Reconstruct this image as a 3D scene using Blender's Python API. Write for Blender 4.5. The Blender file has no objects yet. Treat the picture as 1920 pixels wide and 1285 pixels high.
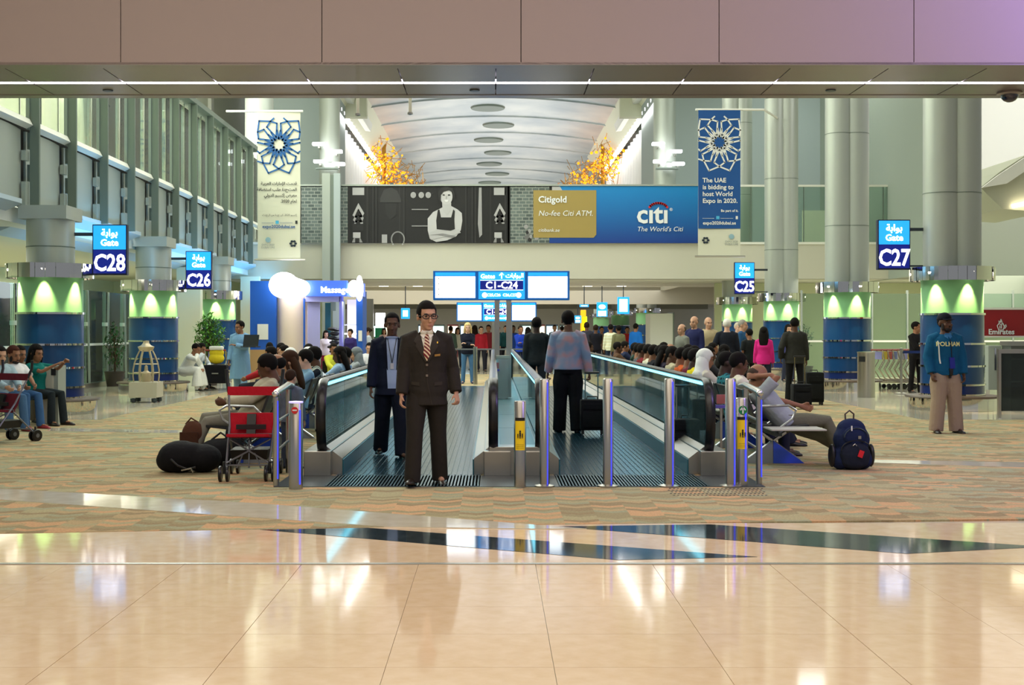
import bpy, bmesh, math, random
from mathutils import Vector, Matrix, Quaternion
from mathutils.bvhtree import BVHTree
random.seed(7)
C = bpy.context.scene.collection
PI = math.pi
# ---------------------------------------------------------------- camera, world, light, exposure
F, CX, HY, CH = 2300.0, 925.0, 620.0, 1.5
def W(px, py, Y): return Vector(((px-CX)*Y/F, Y, CH-(py-HY)*Y/F))
def XX(px, Y): return (px-CX)*Y/F
def ZZ(py, Y): return CH-(py-HY)*Y/F
def G(px, py):
    Y = CH*F/(py-HY); return ((px-CX)*Y/F, Y)
cd = bpy.data.cameras.new('camera'); cam = bpy.data.objects.new('camera', cd); C.objects.link(cam)
cam.location = (0, 0, CH); cam.rotation_euler = (PI/2, 0, 0)
cd.sensor_width = 36; cd.lens = F/1920*36; cd.shift_x = 35/1920; cd.shift_y = -22.5/1920; cd.clip_end = 400
bpy.context.scene.camera = cam
vs = bpy.context.scene.view_settings
vs.view_transform = 'Standard'; vs.look = 'None'; vs.gamma = 1; vs.use_curve_mapping = False; vs.exposure = 0.0
wd = bpy.data.worlds.new('world'); bpy.context.scene.world = wd; wd.use_nodes = True
wd.node_tree.nodes['Background'].inputs[0].default_value = (0.92, 0.95, 1.0, 1); wd.node_tree.nodes['Background'].inputs[1].default_value = 0.3
def area(name, loc, sx, sy, power, color, rot=(0,0,0), spread=None):
    l = bpy.data.lights.new(name, 'AREA'); l.shape = 'RECTANGLE'; l.size = sx; l.size_y = sy; l.energy = power; l.color = color
    if spread: l.spread = spread
    o = bpy.data.objects.new(name, l); C.objects.link(o); o.location = loc; o.rotation_euler = rot; return o
WARM, NEUT, COOL, BLUE = (1, .84, .64), (1, .96, .88), (.86, .96, 1), (.12, .42, 1)
area('unseen_hall_light', (0, 24, 12.5), 14, 12, 1350, (.96, 1, .93))
area('unseen_hall_light', (0, 40, 12.5), 14, 12, 1350, (.96, 1, .93))
area('unseen_hall_light', (14, 46, 12.5), 6, 8, 600, (.95, 1, .93))
area('entrance_ceiling_lamp', (0, 6.5, 6.6), 12, 5, 400, (1, .92, .82))
area('entrance_ceiling_lamp', (0, -2, 6.6), 12, 5, 330, (1, .86, .72))
area('violet_wall_lamp', (7.2, 8.7, 5.3), 1.2, 1.2, 240, (.42, .30, 1), (PI/2, 0, math.radians(8)))
area('unseen_hall_light', (17, 31, 12.5), 5, 6, 900, (1, 1, .97))  # added overhead, out of view, to brighten the white upper wall
area('vault_fill_light', (0, 74, 7.2), 10, 24, 1200, (.97, .98, 1), (PI, 0, 0))
area('vault_fill_light', (0, 98, 7.2), 10, 16, 900, (1, .96, .93), (PI, 0, 0))  # added to lift the dark far end of the vault
area('gate_room_lamp', (-12.3, 30, 3.1), 3, 22, 520, (1, .96, .78))
area('gate_room_lamp', (13.5, 38, 3.2), 6, 10, 420, (1, .98, .82))
area('far_concourse_lamp', (0, 60, 3.4), 16, 16, 1100, (1, .97, .9))
area('far_concourse_lamp', (0, 90, 3.4), 20, 16, 1300, (1, .97, .9))
for y in (17.5, 26, 33.6, 41):
    area('blue_cove_lamp', (-7.7, y, 2.95), .25, 4, 60, (.1, .5, 1), (PI, math.radians(-48), 0))
# ---------------------------------------------------------------- materials
def lin(c):
    return tuple((x/12.92 if x <= .04045 else ((x+.055)/1.055)**2.4) for x in (v/255 for v in c))
_m = {}
def mat(name, rgb=(200,200,200), rough=.6, metal=0, emit=0, ecol=None, spec=None, coat=0):
    key = (name, tuple(rgb), rough, metal, emit, ecol, coat)
    if key in _m: return _m[key]
    m = bpy.data.materials.new(name); m.use_nodes = True
    b = m.node_tree.nodes['Principled BSDF']
    b.inputs['Base Color'].default_value = (*lin(rgb), 1); b.inputs['Roughness'].default_value = rough; b.inputs['Metallic'].default_value = metal
    if emit:
        b.inputs['Emission Color'].default_value = (*lin(ecol or rgb), 1); b.inputs['Emission Strength'].default_value = emit
    if spec is not None: b.inputs['Specular IOR Level'].default_value = spec
    if coat: b.inputs['Coat Weight'].default_value = coat; b.inputs['Coat Roughness'].default_value = .05
    _m[key] = m; return m
def nodes(m): return m.node_tree.nodes, m.node_tree.links, m.node_tree.nodes['Principled BSDF']
def cloth(rgb, kind=0):
    key = ('cloth', tuple(rgb), kind)
    if key in _m: return _m[key]
    m = mat('cloth_%d_%d_%d_%d' % (*rgb, kind), rgb, .85, spec=.2); n, l, b = nodes(m)
    tc = n.new('ShaderNodeTexCoord'); no = n.new('ShaderNodeTexNoise'); no.inputs['Scale'].default_value = 9; no.inputs['Detail'].default_value = 6
    l.new(tc.outputs['Object'], no.inputs['Vector'])
    bp = n.new('ShaderNodeBump'); bp.inputs['Strength'].default_value = .5; bp.inputs['Distance'].default_value = .03
    l.new(no.outputs['Fac'], bp.inputs['Height']); l.new(bp.outputs['Normal'], b.inputs['Normal'])
    if kind:   # 1 stripes across, 2 check, 3 vertical stripes
        sep = n.new('ShaderNodeSeparateXYZ'); l.new(tc.outputs['Object'], sep.inputs[0])
        def st(ax, f):
            a = n.new('ShaderNodeMath'); a.operation = 'MULTIPLY'; a.inputs[1].default_value = f; l.new(sep.outputs[ax], a.inputs[0])
            s = n.new('ShaderNodeMath'); s.operation = 'SINE'; l.new(a.outputs[0], s.inputs[0])
            g = n.new('ShaderNodeMath'); g.operation = 'GREATER_THAN'; g.inputs[1].default_value = .1; l.new(s.outputs[0], g.inputs[0]); return g
        g = st({1: 2, 2: 2, 3: 0}[kind], {1: 60, 2: 110, 3: 90}[kind])
        fac = g
        if kind == 2:
            g2 = st(0, 110); mx = n.new('ShaderNodeMath'); mx.operation = 'MULTIPLY'; l.new(g.outputs[0], mx.inputs[0]); l.new(g2.outputs[0], mx.inputs[1]); fac = mx
        mi = n.new('ShaderNodeMix'); mi.data_type = 'RGBA'; mi.inputs[6].default_value = (*lin(rgb), 1)
        alt = {1: (235,240,215), 2: (20,30,40), 3: (40,45,55)}[kind]
        mi.inputs[7].default_value = (*lin(alt), 1); l.new(fac.outputs[0], mi.inputs[0]); l.new(mi.outputs[2], b.inputs['Base Color'])
    _m[key] = m; return m
def glass(name, tint, refl=.12, haze=0.0):
    m = bpy.data.materials.new(name); m.use_nodes = True; n = m.node_tree.nodes; l = m.node_tree.links; n.clear()
    o = n.new('ShaderNodeOutputMaterial'); t = n.new('ShaderNodeBsdfTransparent'); t.inputs[0].default_value = (*lin(tint), 1)
    g = n.new('ShaderNodeBsdfGlossy'); g.inputs['Roughness'].default_value = .03; g.inputs[0].default_value = (.9, 1, 1, 1)
    d = n.new('ShaderNodeBsdfDiffuse'); d.inputs[0].default_value = (*lin(tint), 1)
    lw = n.new('ShaderNodeLayerWeight'); lw.inputs[0].default_value = refl
    a = n.new('ShaderNodeMixShader'); a.inputs[0].default_value = haze; l.new(t.outputs[0], a.inputs[1]); l.new(d.outputs[0], a.inputs[2])
    b = n.new('ShaderNodeMixShader'); l.new(lw.outputs['Fresnel'], b.inputs[0]); l.new(a.outputs[0], b.inputs[1]); l.new(g.outputs[0], b.inputs[2])
    l.new(b.outputs[0], o.inputs[0]); return m
def noisy(m, c1, c2, scale, det=4, bump=0, coord='Object', rough=None):
    n, l, b = nodes(m)
    tc = n.new('ShaderNodeTexCoord'); no = n.new('ShaderNodeTexNoise'); no.inputs['Scale'].default_value = scale; no.inputs['Detail'].default_value = det
    l.new(tc.outputs[coord], no.inputs['Vector'])
    cr = n.new('ShaderNodeValToRGB'); cr.color_ramp.elements[0].position = .3; cr.color_ramp.elements[1].position = .7
    cr.color_ramp.elements[0].color = (*lin(c1), 1); cr.color_ramp.elements[1].color = (*lin(c2), 1)
    l.new(no.outputs['Fac'], cr.inputs[0]); l.new(cr.outputs[0], b.inputs['Base Color'])
    if bump:
        bp = n.new('ShaderNodeBump'); bp.inputs['Strength'].default_value = bump; bp.inputs['Distance'].default_value = .01
        l.new(no.outputs['Fac'], bp.inputs['Height']); l.new(bp.outputs['Normal'], b.inputs['Normal'])
    return m
M = {}
M['tile'] = noisy(mat('polished_peach_stone', (230,204,170), .07), (226,198,162), (236,212,182), 9, 10)
M['stone_light'] = noisy(mat('polished_pale_stone', (214,206,184), .07), (206,198,176), (220,212,192), 6, 8)
M['stone_dark'] = noisy(mat('polished_dark_stone', (40,52,56), .07), (34,44,48), (58,70,74), 8, 8)
M['steel'] = mat('brushed_steel', (178,176,170), .28, 1); M['chrome'] = mat('chrome', (210,210,208), .06, 1)
M['darksteel'] = mat('dark_steel', (70,78,84), .35, .8)
M['fascia'] = mat('mauve_fascia_panel', (158,144,138), .6)
M['soffit'] = mat('satin_soffit_panel', (150,142,136), .32, .5)
M['joint'] = mat('dark_joint', (40,38,36), .9)
M['white'] = mat('white_paint', (226,226,216), .6); M['cream'] = mat('cream_paint', (214,214,190), .65)
M['greywall'] = mat('grey_green_wall', (150,160,150), .6); M['greyblue'] = mat('grey_blue_wall', (160,172,172), .6)
M['shaft'] = mat('grey_shaft_cladding', (172,178,170), .38, .25)
M['panelgrey'] = mat('grey_satin_panel', (160,168,160), .4, .2)
M['fin'] = mat('dark_grey_fin', (106,118,108), .5, .2)
M['blue'] = mat('blue_column_cladding', (0,60,112), .3, .1, coat=.3)
M['bluedk'] = mat('deep_blue_column_cladding', (0,36,104), .3, .1, coat=.3)
M['green'] = mat('green_column_cladding', (128,188,134), .45)
M['black'] = mat('black_plastic', (18,18,20), .4); M['rubber'] = mat('black_rubber', (12,12,14), .28)
M['darkbrown'] = mat('dark_seat_top', (58,48,42), .4)
M['led'] = mat('white_led_strip', (255,250,255), .5, emit=9, ecol=(240,232,255))
M['bluled'] = mat('blue_led_strip', (60,70,255), .4, emit=.9, ecol=(70,80,255))
M['cyanled'] = mat('pale_cyan_led_strip', (120,220,255), .4, emit=2.6, ecol=(130,225,250))
M['screen'] = mat('lit_white_screen', (255,255,255), .4, emit=3.0, ecol=(245,252,255))
M['signblue'] = mat('lit_dark_blue_sign', (10,24,110), .3, emit=.55, ecol=(16,34,150))
M['signcyan'] = mat('lit_cyan_sign', (30,150,240), .3, emit=1.1, ecol=(36,160,250))
M['signwhite'] = mat('lit_white_lettering', (255,255,255), .4, emit=2.5)
M['lampwhite'] = mat('white_lamp', (255,255,255), .4, emit=7, ecol=(250,252,255))
M['lampwarm'] = mat('warm_lamp', (255,240,210), .4, emit=7)
M['glass_teal'] = glass('teal_tinted_glass', (168,216,220), .16, .06)
M['glass_green'] = glass('green_tinted_glass', (220,232,224), .14, .06)
M['glass_clear'] = glass('grey_green_curtain_glass', (226,230,218), .05, .2)  # raised diffuse haze makes the upper panes look lit
M['leaf'] = mat('green_leaf', (92,150,50), .5); M['leafdk'] = mat('dark_green_leaf', (40,90,36), .5); M['wood'] = mat('plant_stem', (90,70,50), .8)
# carpet: wavy chevron bands
def carpet():
    m = mat('wavy_patterned_carpet', (170,150,110), .95, spec=.1); n, l, b = nodes(m)
    tc = n.new('ShaderNodeTexCoord'); sep = n.new('ShaderNodeSeparateXYZ'); l.new(tc.outputs['Object'], sep.inputs[0])
    tri = n.new('ShaderNodeMath'); tri.operation = 'PINGPONG'; tri.inputs[1].default_value = .14; l.new(sep.outputs[0], tri.inputs[0])
    yy = n.new('ShaderNodeMath'); yy.operation = 'MULTIPLY_ADD'; yy.inputs[1].default_value = .55; l.new(tri.outputs[0], yy.inputs[0]); l.new(sep.outputs[1], yy.inputs[2])
    no = n.new('ShaderNodeTexNoise'); no.inputs['Scale'].default_value = 2.2; l.new(tc.outputs['Object'], no.inputs['Vector'])
    ad = n.new('ShaderNodeMath'); ad.operation = 'MULTIPLY_ADD'; ad.inputs[1].default_value = .16; l.new(no.outputs['Fac'], ad.inputs[0]); l.new(yy.outputs[0], ad.inputs[2])
    sc = n.new('ShaderNodeMath'); sc.operation = 'MULTIPLY'; sc.inputs[1].default_value = 10; l.new(ad.outputs[0], sc.inputs[0])
    xx = n.new('ShaderNodeMath'); xx.operation = 'MULTIPLY'; xx.inputs[1].default_value = 3.6; l.new(sep.outputs[0], xx.inputs[0])
    fx = n.new('ShaderNodeMath'); fx.operation = 'FLOOR'; l.new(xx.outputs[0], fx.inputs[0])
    fy = n.new('ShaderNodeMath'); fy.operation = 'FLOOR'; l.new(sc.outputs[0], fy.inputs[0])
    cb = n.new('ShaderNodeCombineXYZ'); l.new(fx.outputs[0], cb.inputs[0]); l.new(fy.outputs[0], cb.inputs[1])
    wn = n.new('ShaderNodeTexWhiteNoise'); wn.noise_dimensions = '2D'; l.new(cb.outputs[0], wn.inputs['Vector'])
    cr = n.new('ShaderNodeValToRGB'); cr.color_ramp.interpolation = 'CONSTANT'
    cols = [(150,140,108), (164,156,122), (190,154,116), (152,152,124), (146,130,100), (172,152,116)]
    e = cr.color_ramp.elements; e[0].color = (*lin(cols[0]), 1); e[1].position = 1/6; e[1].color = (*lin(cols[1]), 1)
    for i in range(2, 6): q = e.new(i/6); q.color = (*lin(cols[i]), 1)
    l.new(wn.outputs['Value'], cr.inputs[0])
    n2 = n.new('ShaderNodeTexNoise'); n2.inputs['Scale'].default_value = 60; l.new(tc.outputs['Object'], n2.inputs['Vector'])
    mx = n.new('ShaderNodeMix'); mx.data_type = 'RGBA'; mx.blend_type = 'OVERLAY'; mx.inputs[0].default_value = .35
    l.new(cr.outputs[0], mx.inputs[6]); l.new(n2.outputs['Fac'], mx.inputs[7]); l.new(mx.outputs[2], b.inputs['Base Color']); return m
M['carpet'] = carpet()
# ---------------------------------------------------------------- mesh helpers
def flat(o): return o
class B:
    def __init__(s): s.bm = bmesh.new()
    def box(s, c, d, rot=None, bev=0):
        r = bmesh.ops.create_cube(s.bm, size=1); mt = Matrix.Translation(c) @ (rot.to_4x4() if rot else Matrix()) @ Matrix.Diagonal((*d, 1))
        bmesh.ops.transform(s.bm, matrix=mt, verts=r['verts'])
        if bev:
            ed = list({e for v in r['verts'] for e in v.link_edges}); bmesh.ops.bevel(s.bm, geom=ed, offset=bev, segments=2, affect='EDGES', profile=.6)
        return s
    def bx(s, x0, x1, y0, y1, z0, z1, bev=0): return s.box(((x0+x1)/2, (y0+y1)/2, (z0+z1)/2), (abs(x1-x0), abs(y1-y0), abs(z1-z0)), None, bev)
    def ell(s, c, r, n=12, rot=None):
        q = bmesh.ops.create_uvsphere(s.bm, u_segments=n, v_segments=max(4, n*2//3), radius=1)
        mt = Matrix.Translation(c) @ (rot.to_4x4() if rot else Matrix()) @ Matrix.Diagonal((*r, 1)) if hasattr(r, '__len__') else Matrix.Translation(c) @ Matrix.Scale(r, 4)
        bmesh.ops.transform(s.bm, matrix=mt, verts=q['verts']); return q['verts']
    def loft(s, rings, cap=True):
        vs = [[s.bm.verts.new(p) for p in r] for r in rings]; n = len(rings[0])
        for a, b in zip(vs, vs[1:]):
            for i in range(n): s.bm.faces.new((a[i], a[(i+1) % n], b[(i+1) % n], b[i]))
        if cap: s.bm.faces.new(vs[0][::-1]); s.bm.faces.new(vs[-1])
        return s
    def tube(s, pts, rad, n=8, side=None, cap=True, closed=False):
        pts = [Vector(p) for p in pts]; k = len(pts); rings = []
        if not hasattr(rad, '__len__'): rad = [rad]*k
        ref = None
        for i, p in enumerate(pts):
            t = (pts[min(i+1, k-1)]-pts[max(i-1, 0)]).normalized()
            if closed: t = (pts[(i+1) % k]-pts[i-1]).normalized()
            if ref is None:
                ref = Vector(side) if side is not None else (Vector((0,0,1)) if abs(t.z) < .9 else Vector((1,0,0)))
            a = ref-t*ref.dot(t)
            if a.length < 1e-5: a = t.orthogonal()
            a.normalize(); b = t.cross(a); ref = a
            rx, ry = rad[i] if hasattr(rad[i], '__len__') else (rad[i], rad[i])
            rings.append([p+a*(rx*math.cos(2*PI*j/n))+b*(ry*math.sin(2*PI*j/n)) for j in range(n)])
        if closed: rings.append(rings[0]); cap = False
        return s.loft(rings, cap)
    def lathe(s, prof, c=(0,0,0), n=24, a0=0, a1=2*PI):
        full = abs(a1-a0-2*PI) < 1e-6; cnt = n if full else n+1
        cols = [[s.bm.verts.new((c[0]+r*math.cos(a0+(a1-a0)*j/n), c[1]+r*math.sin(a0+(a1-a0)*j/n), c[2]+z)) for r, z in prof] for j in range(cnt)]
        for j in range(n):
            a, b = cols[j], cols[(j+1) % cnt]
            for i in range(len(prof)-1): s.bm.faces.new((a[i], b[i], b[i+1], a[i+1]))
        return s
    def prism(s, pts, d0, d1, ax='y'):   # outline in the two other axes, extruded along ax
        def mk(p, d): return {'y': (p[0], d, p[1]), 'z': (p[0], p[1], d), 'x': (d, p[0], p[1])}[ax]
        a = [s.bm.verts.new(mk(p, d0)) for p in pts]; b = [s.bm.verts.new(mk(p, d1)) for p in pts]; n = len(pts)
        s.bm.faces.new(a); s.bm.faces.new(b[::-1])
        for i in range(n): s.bm.faces.new((a[i], b[i], b[(i+1) % n], a[(i+1) % n]))
        return s
    def stroke(s, pts, w, y0, y1):     # flat polyline in the xz plane
        for (x0, z0), (x1, z1) in zip(pts, pts[1:]):
            d = Vector((x1-x0, z1-z0)); L = d.length
            if L < 1e-6: continue
            d /= L; nx, nz = -d.y*w/2, d.x*w/2; e = d*w*.3
            s.prism([(x0-e.x+nx, z0-e.y+nz), (x1+e.x+nx, z1+e.y+nz), (x1+e.x-nx, z1+e.y-nz), (x0-e.x-nx, z0-e.y-nz)], y0, y1)
        return s
    def mesh(s, name='m', smooth=False):
        bmesh.ops.recalc_face_normals(s.bm, faces=s.bm.faces); me = bpy.data.meshes.new(name); s.bm.to_mesh(me); s.bm.free()
        if smooth:
            me.polygons.foreach_set('use_smooth', [True]*len(me.polygons))
            if smooth != 2: me.set_sharp_from_angle(angle=math.radians(40))
        return me
    def obj(s, name, m, parent=None, world=True, smooth=False, loc=None):
        return link(name, s.mesh(name, smooth), m, parent, world, loc)
def pm(p):   # world matrix of a freshly made parent (one or two levels)
    m = Matrix.LocRotScale(p.location, p.rotation_euler, p.scale); return (pm(p.parent) @ m) if p.parent else m
def link(name, me, m, parent=None, world=False, loc=None):
    if m is not None and len(me.materials) == 0: me.materials.append(M[m] if isinstance(m, str) else m)
    o = bpy.data.objects.new(name, me); C.objects.link(o)
    if parent:
        if world: me.transform(pm(parent).inverted())
        o.parent = parent
    if loc is not None: o.location = loc
    return o
def thing(name, label, cat, loc=(0,0,0), rz=0, group=None):
    o = bpy.data.objects.new(name, None); C.objects.link(o); o.location = loc; o.rotation_euler = (0, 0, rz); o.empty_display_size = .1
    o['label'] = label; o['category'] = cat
    if group: o['group'] = group
    return o
def tag(o, label, cat, group=None):
    o['label'] = label; o['category'] = cat
    if group: o['group'] = group
    return o
KIDS = {}
def copy_tree(o, parent=None):
    c = o.copy(); C.objects.link(c); c.parent = parent
    for ch in KIDMAP.get(o.name, []): copy_tree(ch, c)
    return c
def kidmap(*roots):
    def rec(o):
        k = [x for x in C.objects if x.parent == o]; KIDMAP[o.name] = k
        for x in k: rec(x)
    for r in roots: rec(r)
KIDMAP = {}
def dup(proto, loc, rz, label=None, group=None):
    if proto.name not in KIDMAP: kidmap(proto)
    r = copy_tree(proto); r.location = loc; r.rotation_euler = (0, 0, rz)
    if label: r['label'] = label
    if group: r['group'] = group
    return r
def struct(o, label=None):
    o['kind'] = 'structure'
    if label: o['label'] = label; o['category'] = 'building part'
    return o
def text(s, size, m, name, parent, loc, rot=(PI/2,0,0), world=True, align='CENTER', shear=0, bold=0, ext=.003, sx=1):
    cu = bpy.data.curves.new('t', 'FONT'); cu.body = s; cu.size = size; cu.align_x = align; cu.extrude = ext; cu.shear = shear; cu.offset = size*.022 if bold else 0; cu.resolution_u = 2
    o = bpy.data.objects.new('t', cu); C.objects.link(o); me = bpy.data.meshes.new_from_object(o.evaluated_get(bpy.context.evaluated_depsgraph_get()))
    bpy.data.objects.remove(o); me.transform(Matrix.LocRotScale(Vector(loc), Quaternion(Matrix.Identity(3).to_quaternion()) @ __import__('mathutils').Euler(rot).to_quaternion(), Vector((sx,1,1))))
    me.materials.clear(); return link(name, me, m, parent, world)
# Arabic lettering: isolated, final, initial, medial forms
AR = {}
def _ar(ch, base, dual): AR[ch] = (base, base+1, base+2 if dual else None, base+3 if dual else None)
for ch, base, dual in [('ا',0xFE8D,0),('ب',0xFE8F,1),('ت',0xFE95,1),('ة',0xFE93,0),('ج',0xFE9D,1),('خ',0xFEA5,1),('د',0xFEA9,0),('ر',0xFEAD,0),('س',0xFEB1,1),('ض',0xFEBD,1),('ط',0xFEC1,1),('ع',0xFEC9,1),('ف',0xFED1,1),('ق',0xFED5,1),('ك',0xFED9,1),('ل',0xFEDD,1),('م',0xFEE1,1),('ن',0xFEE5,1),('و',0xFEED,0),('ي',0xFEF1,1),('إ',0xFE87,0),('ى',0xFEEF,0),('ه',0xFEE9,1)]: _ar(ch, base, dual)
def arabic(s):
    out = []
    for i, ch in enumerate(s):
        if ch not in AR: out.append(ch); continue
        prev = i > 0 and s[i-1] in AR and AR[s[i-1]][2] is not None
        nxt = i+1 < len(s) and s[i+1] in AR and AR[ch][2] is not None
        out.append(chr(AR[ch][3] if prev and nxt else AR[ch][2] if nxt else AR[ch][1] if prev else AR[ch][0]))
    r = ''.join(out[::-1]); import re; return re.sub(r'[0-9]+', lambda m: m.group(0)[::-1], r)
# ================================================================ SETTING
# floor: base slab, polished tiles in front, carpet and stone inlays
fl = thing('floor', 'x', 'floor'); del fl['label']; del fl['category']; fl['kind'] = 'structure'
B().bx(-22, 24, -6, 112, -.12, -.012).obj('slab', 'stone_light', fl)
tb = B().bx(-.3735, .3735, -.2985, .2985, -.02, 0)
tm = tb.mesh('tile'); tm.materials.append(M['tile'])
T0 = 7.86
for j in range(6):
    for i in range(-9, 10):
        if abs(i)*.75 > 5.2-.25*j*.0+.0: continue
        o = bpy.data.objects.new('tile', tm); C.objects.link(o); o.parent = fl; o.location = (-.105+.75*i, T0-.3-.6*j, -.0004*((i*7+j*3) % 3))
B().bx(-22, 24, -6, T0-3.6, -.02, 0).obj('rear_paving', 'tile', fl)
B().bx(-22, -6.1, T0-3.6, T0, -.02, 0).bx(6.2, 24, T0-3.6, T0, -.02, 0).obj('side_paving', 'tile', fl)
B().bx(-6.8, 7, T0+.0, T0+.045, -.02, .004).obj('metal_threshold_strip', 'steel', fl)
B().bx(-22, 24, T0+.045, 9.55, -.02, 0).obj('polished_border', 'tile', fl)
def inlay(name, m, pts, z=.003, gap=None):
    P = [G(*p) for p in pts]; B().prism(P, -.015, z, 'z').obj(name, m, fl)
B().prism([(-22, G(0,1001)[1]), (G(0,1001)[0], G(0,1001)[1]), G(480,993), G(960,985), G(1450,979), G(1920,974), (24, G(1920,974)[1]), (24, 20.6), (-22, 20.6)], -.015, .003, 'z').obj('carpet', 'carpet', fl)
B().bx(-22, 24, 20.6, 112, -.015, 0).obj('rear_polished_floor', 'stone_light', fl)
B().prism([(-6.6, 20.6), (7.2, 20.6), (7.0, 42), (-6.4, 42)], -.01, .003, 'z').obj('rear_carpet', 'carpet', fl)
inlay('dark_band', 'stone_dark', [(488,994),(690,990.5),(1420,1045),(1160,1051)], .002)
inlay('dark_band', 'stone_dark', [(1040,988),(1330,984),(1960,1026),(1700,1039)], .002)
inlay('pale_band', 'stone_light', [(-60,914),(480,945),(1100,993),(1000,993),(720,989),(320,961),(-60,934)], .006)
inlay('pale_band', 'stone_light', [(90,803),(560,812),(560,817),(90,809)], .006)
inlay('pale_band', 'stone_light', [(1590,862),(2000,870),(2000,880),(1590,867)], .006)
# bulkhead above the threshold: fascia, soffit, light slot
YF, YB, ZS = 11.52, 13.16, 4.0
bh = thing('trim_1', 'x', 'x'); del bh['label']; del bh['category']; bh['kind'] = 'structure'
xs = [-7.28, -5.39, -3.5, -1.61, .26, 2.12, 3.95, 5.8, 7.7]
for a, b in zip(xs, xs[1:]): B().bx(a+.004, b-.004, YF, YF+.03, ZS, 6.8).obj('fascia_panel', 'fascia', bh)
B().bx(-7.3, 7.7, YF+.031, YF+.06, ZS+.03, 6.8).obj('fascia_backing', 'joint', bh)
def soff(y0, y1):
    x = -8.4
    while x < 9: B().bx(x+.006, x+.93, y0, y1, ZS, ZS+.02).obj('soffit_panel', 'soffit', bh); x += .936
B().bx(-8.5, 9, YF, YF+.16, ZS-.004, ZS+.02).obj('bright_edge_trim', 'soffit', bh)
soff(YF+.165, 12.33); soff(12.44, 13.0)
B().bx(-8.5, 9, 13.0, YB, ZS-.006, ZS+.02).obj('bright_edge_trim', 'soffit', bh)
B().bx(-8.5, 9, YF+.06, YB, ZS+.08, ZS+.5).obj('bulkhead_core', 'joint', bh)
B().bx(-8.5, 9, YB-.03, YB, ZS+.0, 14).obj('rear_fascia', 'white', bh)
tag(B().bx(-8.4, 9, 12.34, 12.43, ZS+.005, ZS+.03).obj('strip_light', 'led'), 'long thin white strip light running across the whole soffit', 'light')
B().bx(-14, 14, -5, YF, 6.8, 7).obj('ceiling', 'white')['kind'] = 'structure'
for px, y1, lab in ((671, 213, 'short white sprinkler pipe hanging below soffit, nearer the banner with the woman'), (769, 211, 'short white sprinkler pipe hanging below soffit in front of the vault')):
    p = W(px, y1, 13.4); t = thing('sprinkler_pipe', lab, 'pipe', (p.x, 13.4, p.z))
    B().tube([p, (p.x, 13.4, 13.2)], .018).obj('pipe', 'white', t)
    b = B(); b.lathe([(0,-.03),(.03,-.02),(.03,0),(0,0)], p, 12); b.obj('sprinkler_head', 'steel', t)
p = Vector((XX(1893, 12.85), 12.85, ZS))
t = thing('dome_camera', 'dark glass dome security camera hanging under the soffit', 'camera', p)
b = B(); b.lathe([(0,0),(.125,0),(.13,-.02),(.1,-.035),(0,-.035)], p, 24); b.obj('mount', 'soffit', t, smooth=True)
b = B(); b.lathe([(.088,-.03),(.085,-.06),(.06,-.09),(.03,-.105),(0,-.11)], p, 24); b.obj('dome', mat('smoked_dome', (10,10,40), .08, coat=1), t, smooth=True)
for px, py in ((205,168),(1555,160),(890,164)):
    q = W(px, py, 12.8); b = B(); b.lathe([(0,0),(.05,0),(.055,.01)], (q.x, 12.75, ZS-.012), 16); tag(b.obj('smoke_detector', 'darksteel'), {205:'small round ceiling grille above the gate C28 sign',1555:'small round ceiling grille above the wide grey shafts',890:'small round ceiling grille near the middle of the soffit'}[px], 'grille')
# ---- hall roof and side walls
B().bx(-16, 20, 13.2, 60, 13.2, 13.4).obj('ceiling', 'white')['kind'] = 'structure'
YM = 43.0
# upper-level facade over the gates
XFc = -8.3
fa = thing('wall_left', 'x', 'x'); del fa['label']; del fa['category']; fa['kind'] = 'structure'
Z0, Z1, Z2 = 3.74, 5.12, 7.75
ys = [22.07+1.957*i for i in range(-4, 12)]
for i, y in enumerate(ys):
    B().bx(XFc-.03, XFc+.14, y-.03, y+.03, Z0+.02, Z2).obj('fin', 'fin', fa)
    B().bx(XFc-.23, XFc-.22, y-.03, y+.03, Z0, Z2).obj('rear_mullion', 'fin', fa); B().bx(XFc-.09, XFc-.03, y-.06, y+.03, Z1, Z2).obj('upper_mullion', mat('pale_grey_fin', (136,148,142), .5, .2), fa)
    y2 = y+1.957
    b = B(); n = 5; rings = []
    for k in range(n+1):
        u = k/n; xo = XFc-.16+.06*math.sin(u*PI); rings.append([(xo, y+.12+u*1.72, Z0), (xo, y+.12+u*1.72, Z1-.02), (xo-.05, y+.12+u*1.72, Z1-.02), (xo-.05, y+.12+u*1.72, Z0)])
    b.loft(rings); b.obj('metal_panel', 'panelgrey', fa, smooth=True)
    B().bx(XFc-.1, XFc-.02, y+.03, y+.16, Z1-.35, Z1-.05).bx(XFc-.1, XFc-.02, y+.03, y+.16, Z0+.45, Z0+.75).obj('bracket', 'fin', fa)
    B().bx(XFc-.12, XFc-.04, y-.2, y-.03, Z0+.8, Z1-.4).bx(XFc-.12, XFc-.04, y-.2, y-.03, Z0+.0, Z0+.42).obj('edge_strip', 'panelgrey', fa)
    B().box((XFc-.05, y+.98, Z1+.09), (.13, 1.86, .13), Matrix.Rotation(-.5, 3, 'Y')).obj('sill', 'white', fa)
    g = B().bx(XFc-.22, XFc-.2, y+.04, y2-.04, Z1+.12, Z2-.1).obj('pane', 'glass_clear', fa)
    B().bx(XFc-.215, XFc-.195, y+.97, y+.99, Z1+.12, Z2-.1).obj('pane_joint', 'darksteel', fa)
    B().box((XFc-.17, y+.98, 6.45), (.03, .2, .02)).box((XFc-.17, y+.98, 6.45), (.03, .02, .2)).obj('glass_clamp', 'darksteel', fa)
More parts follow.
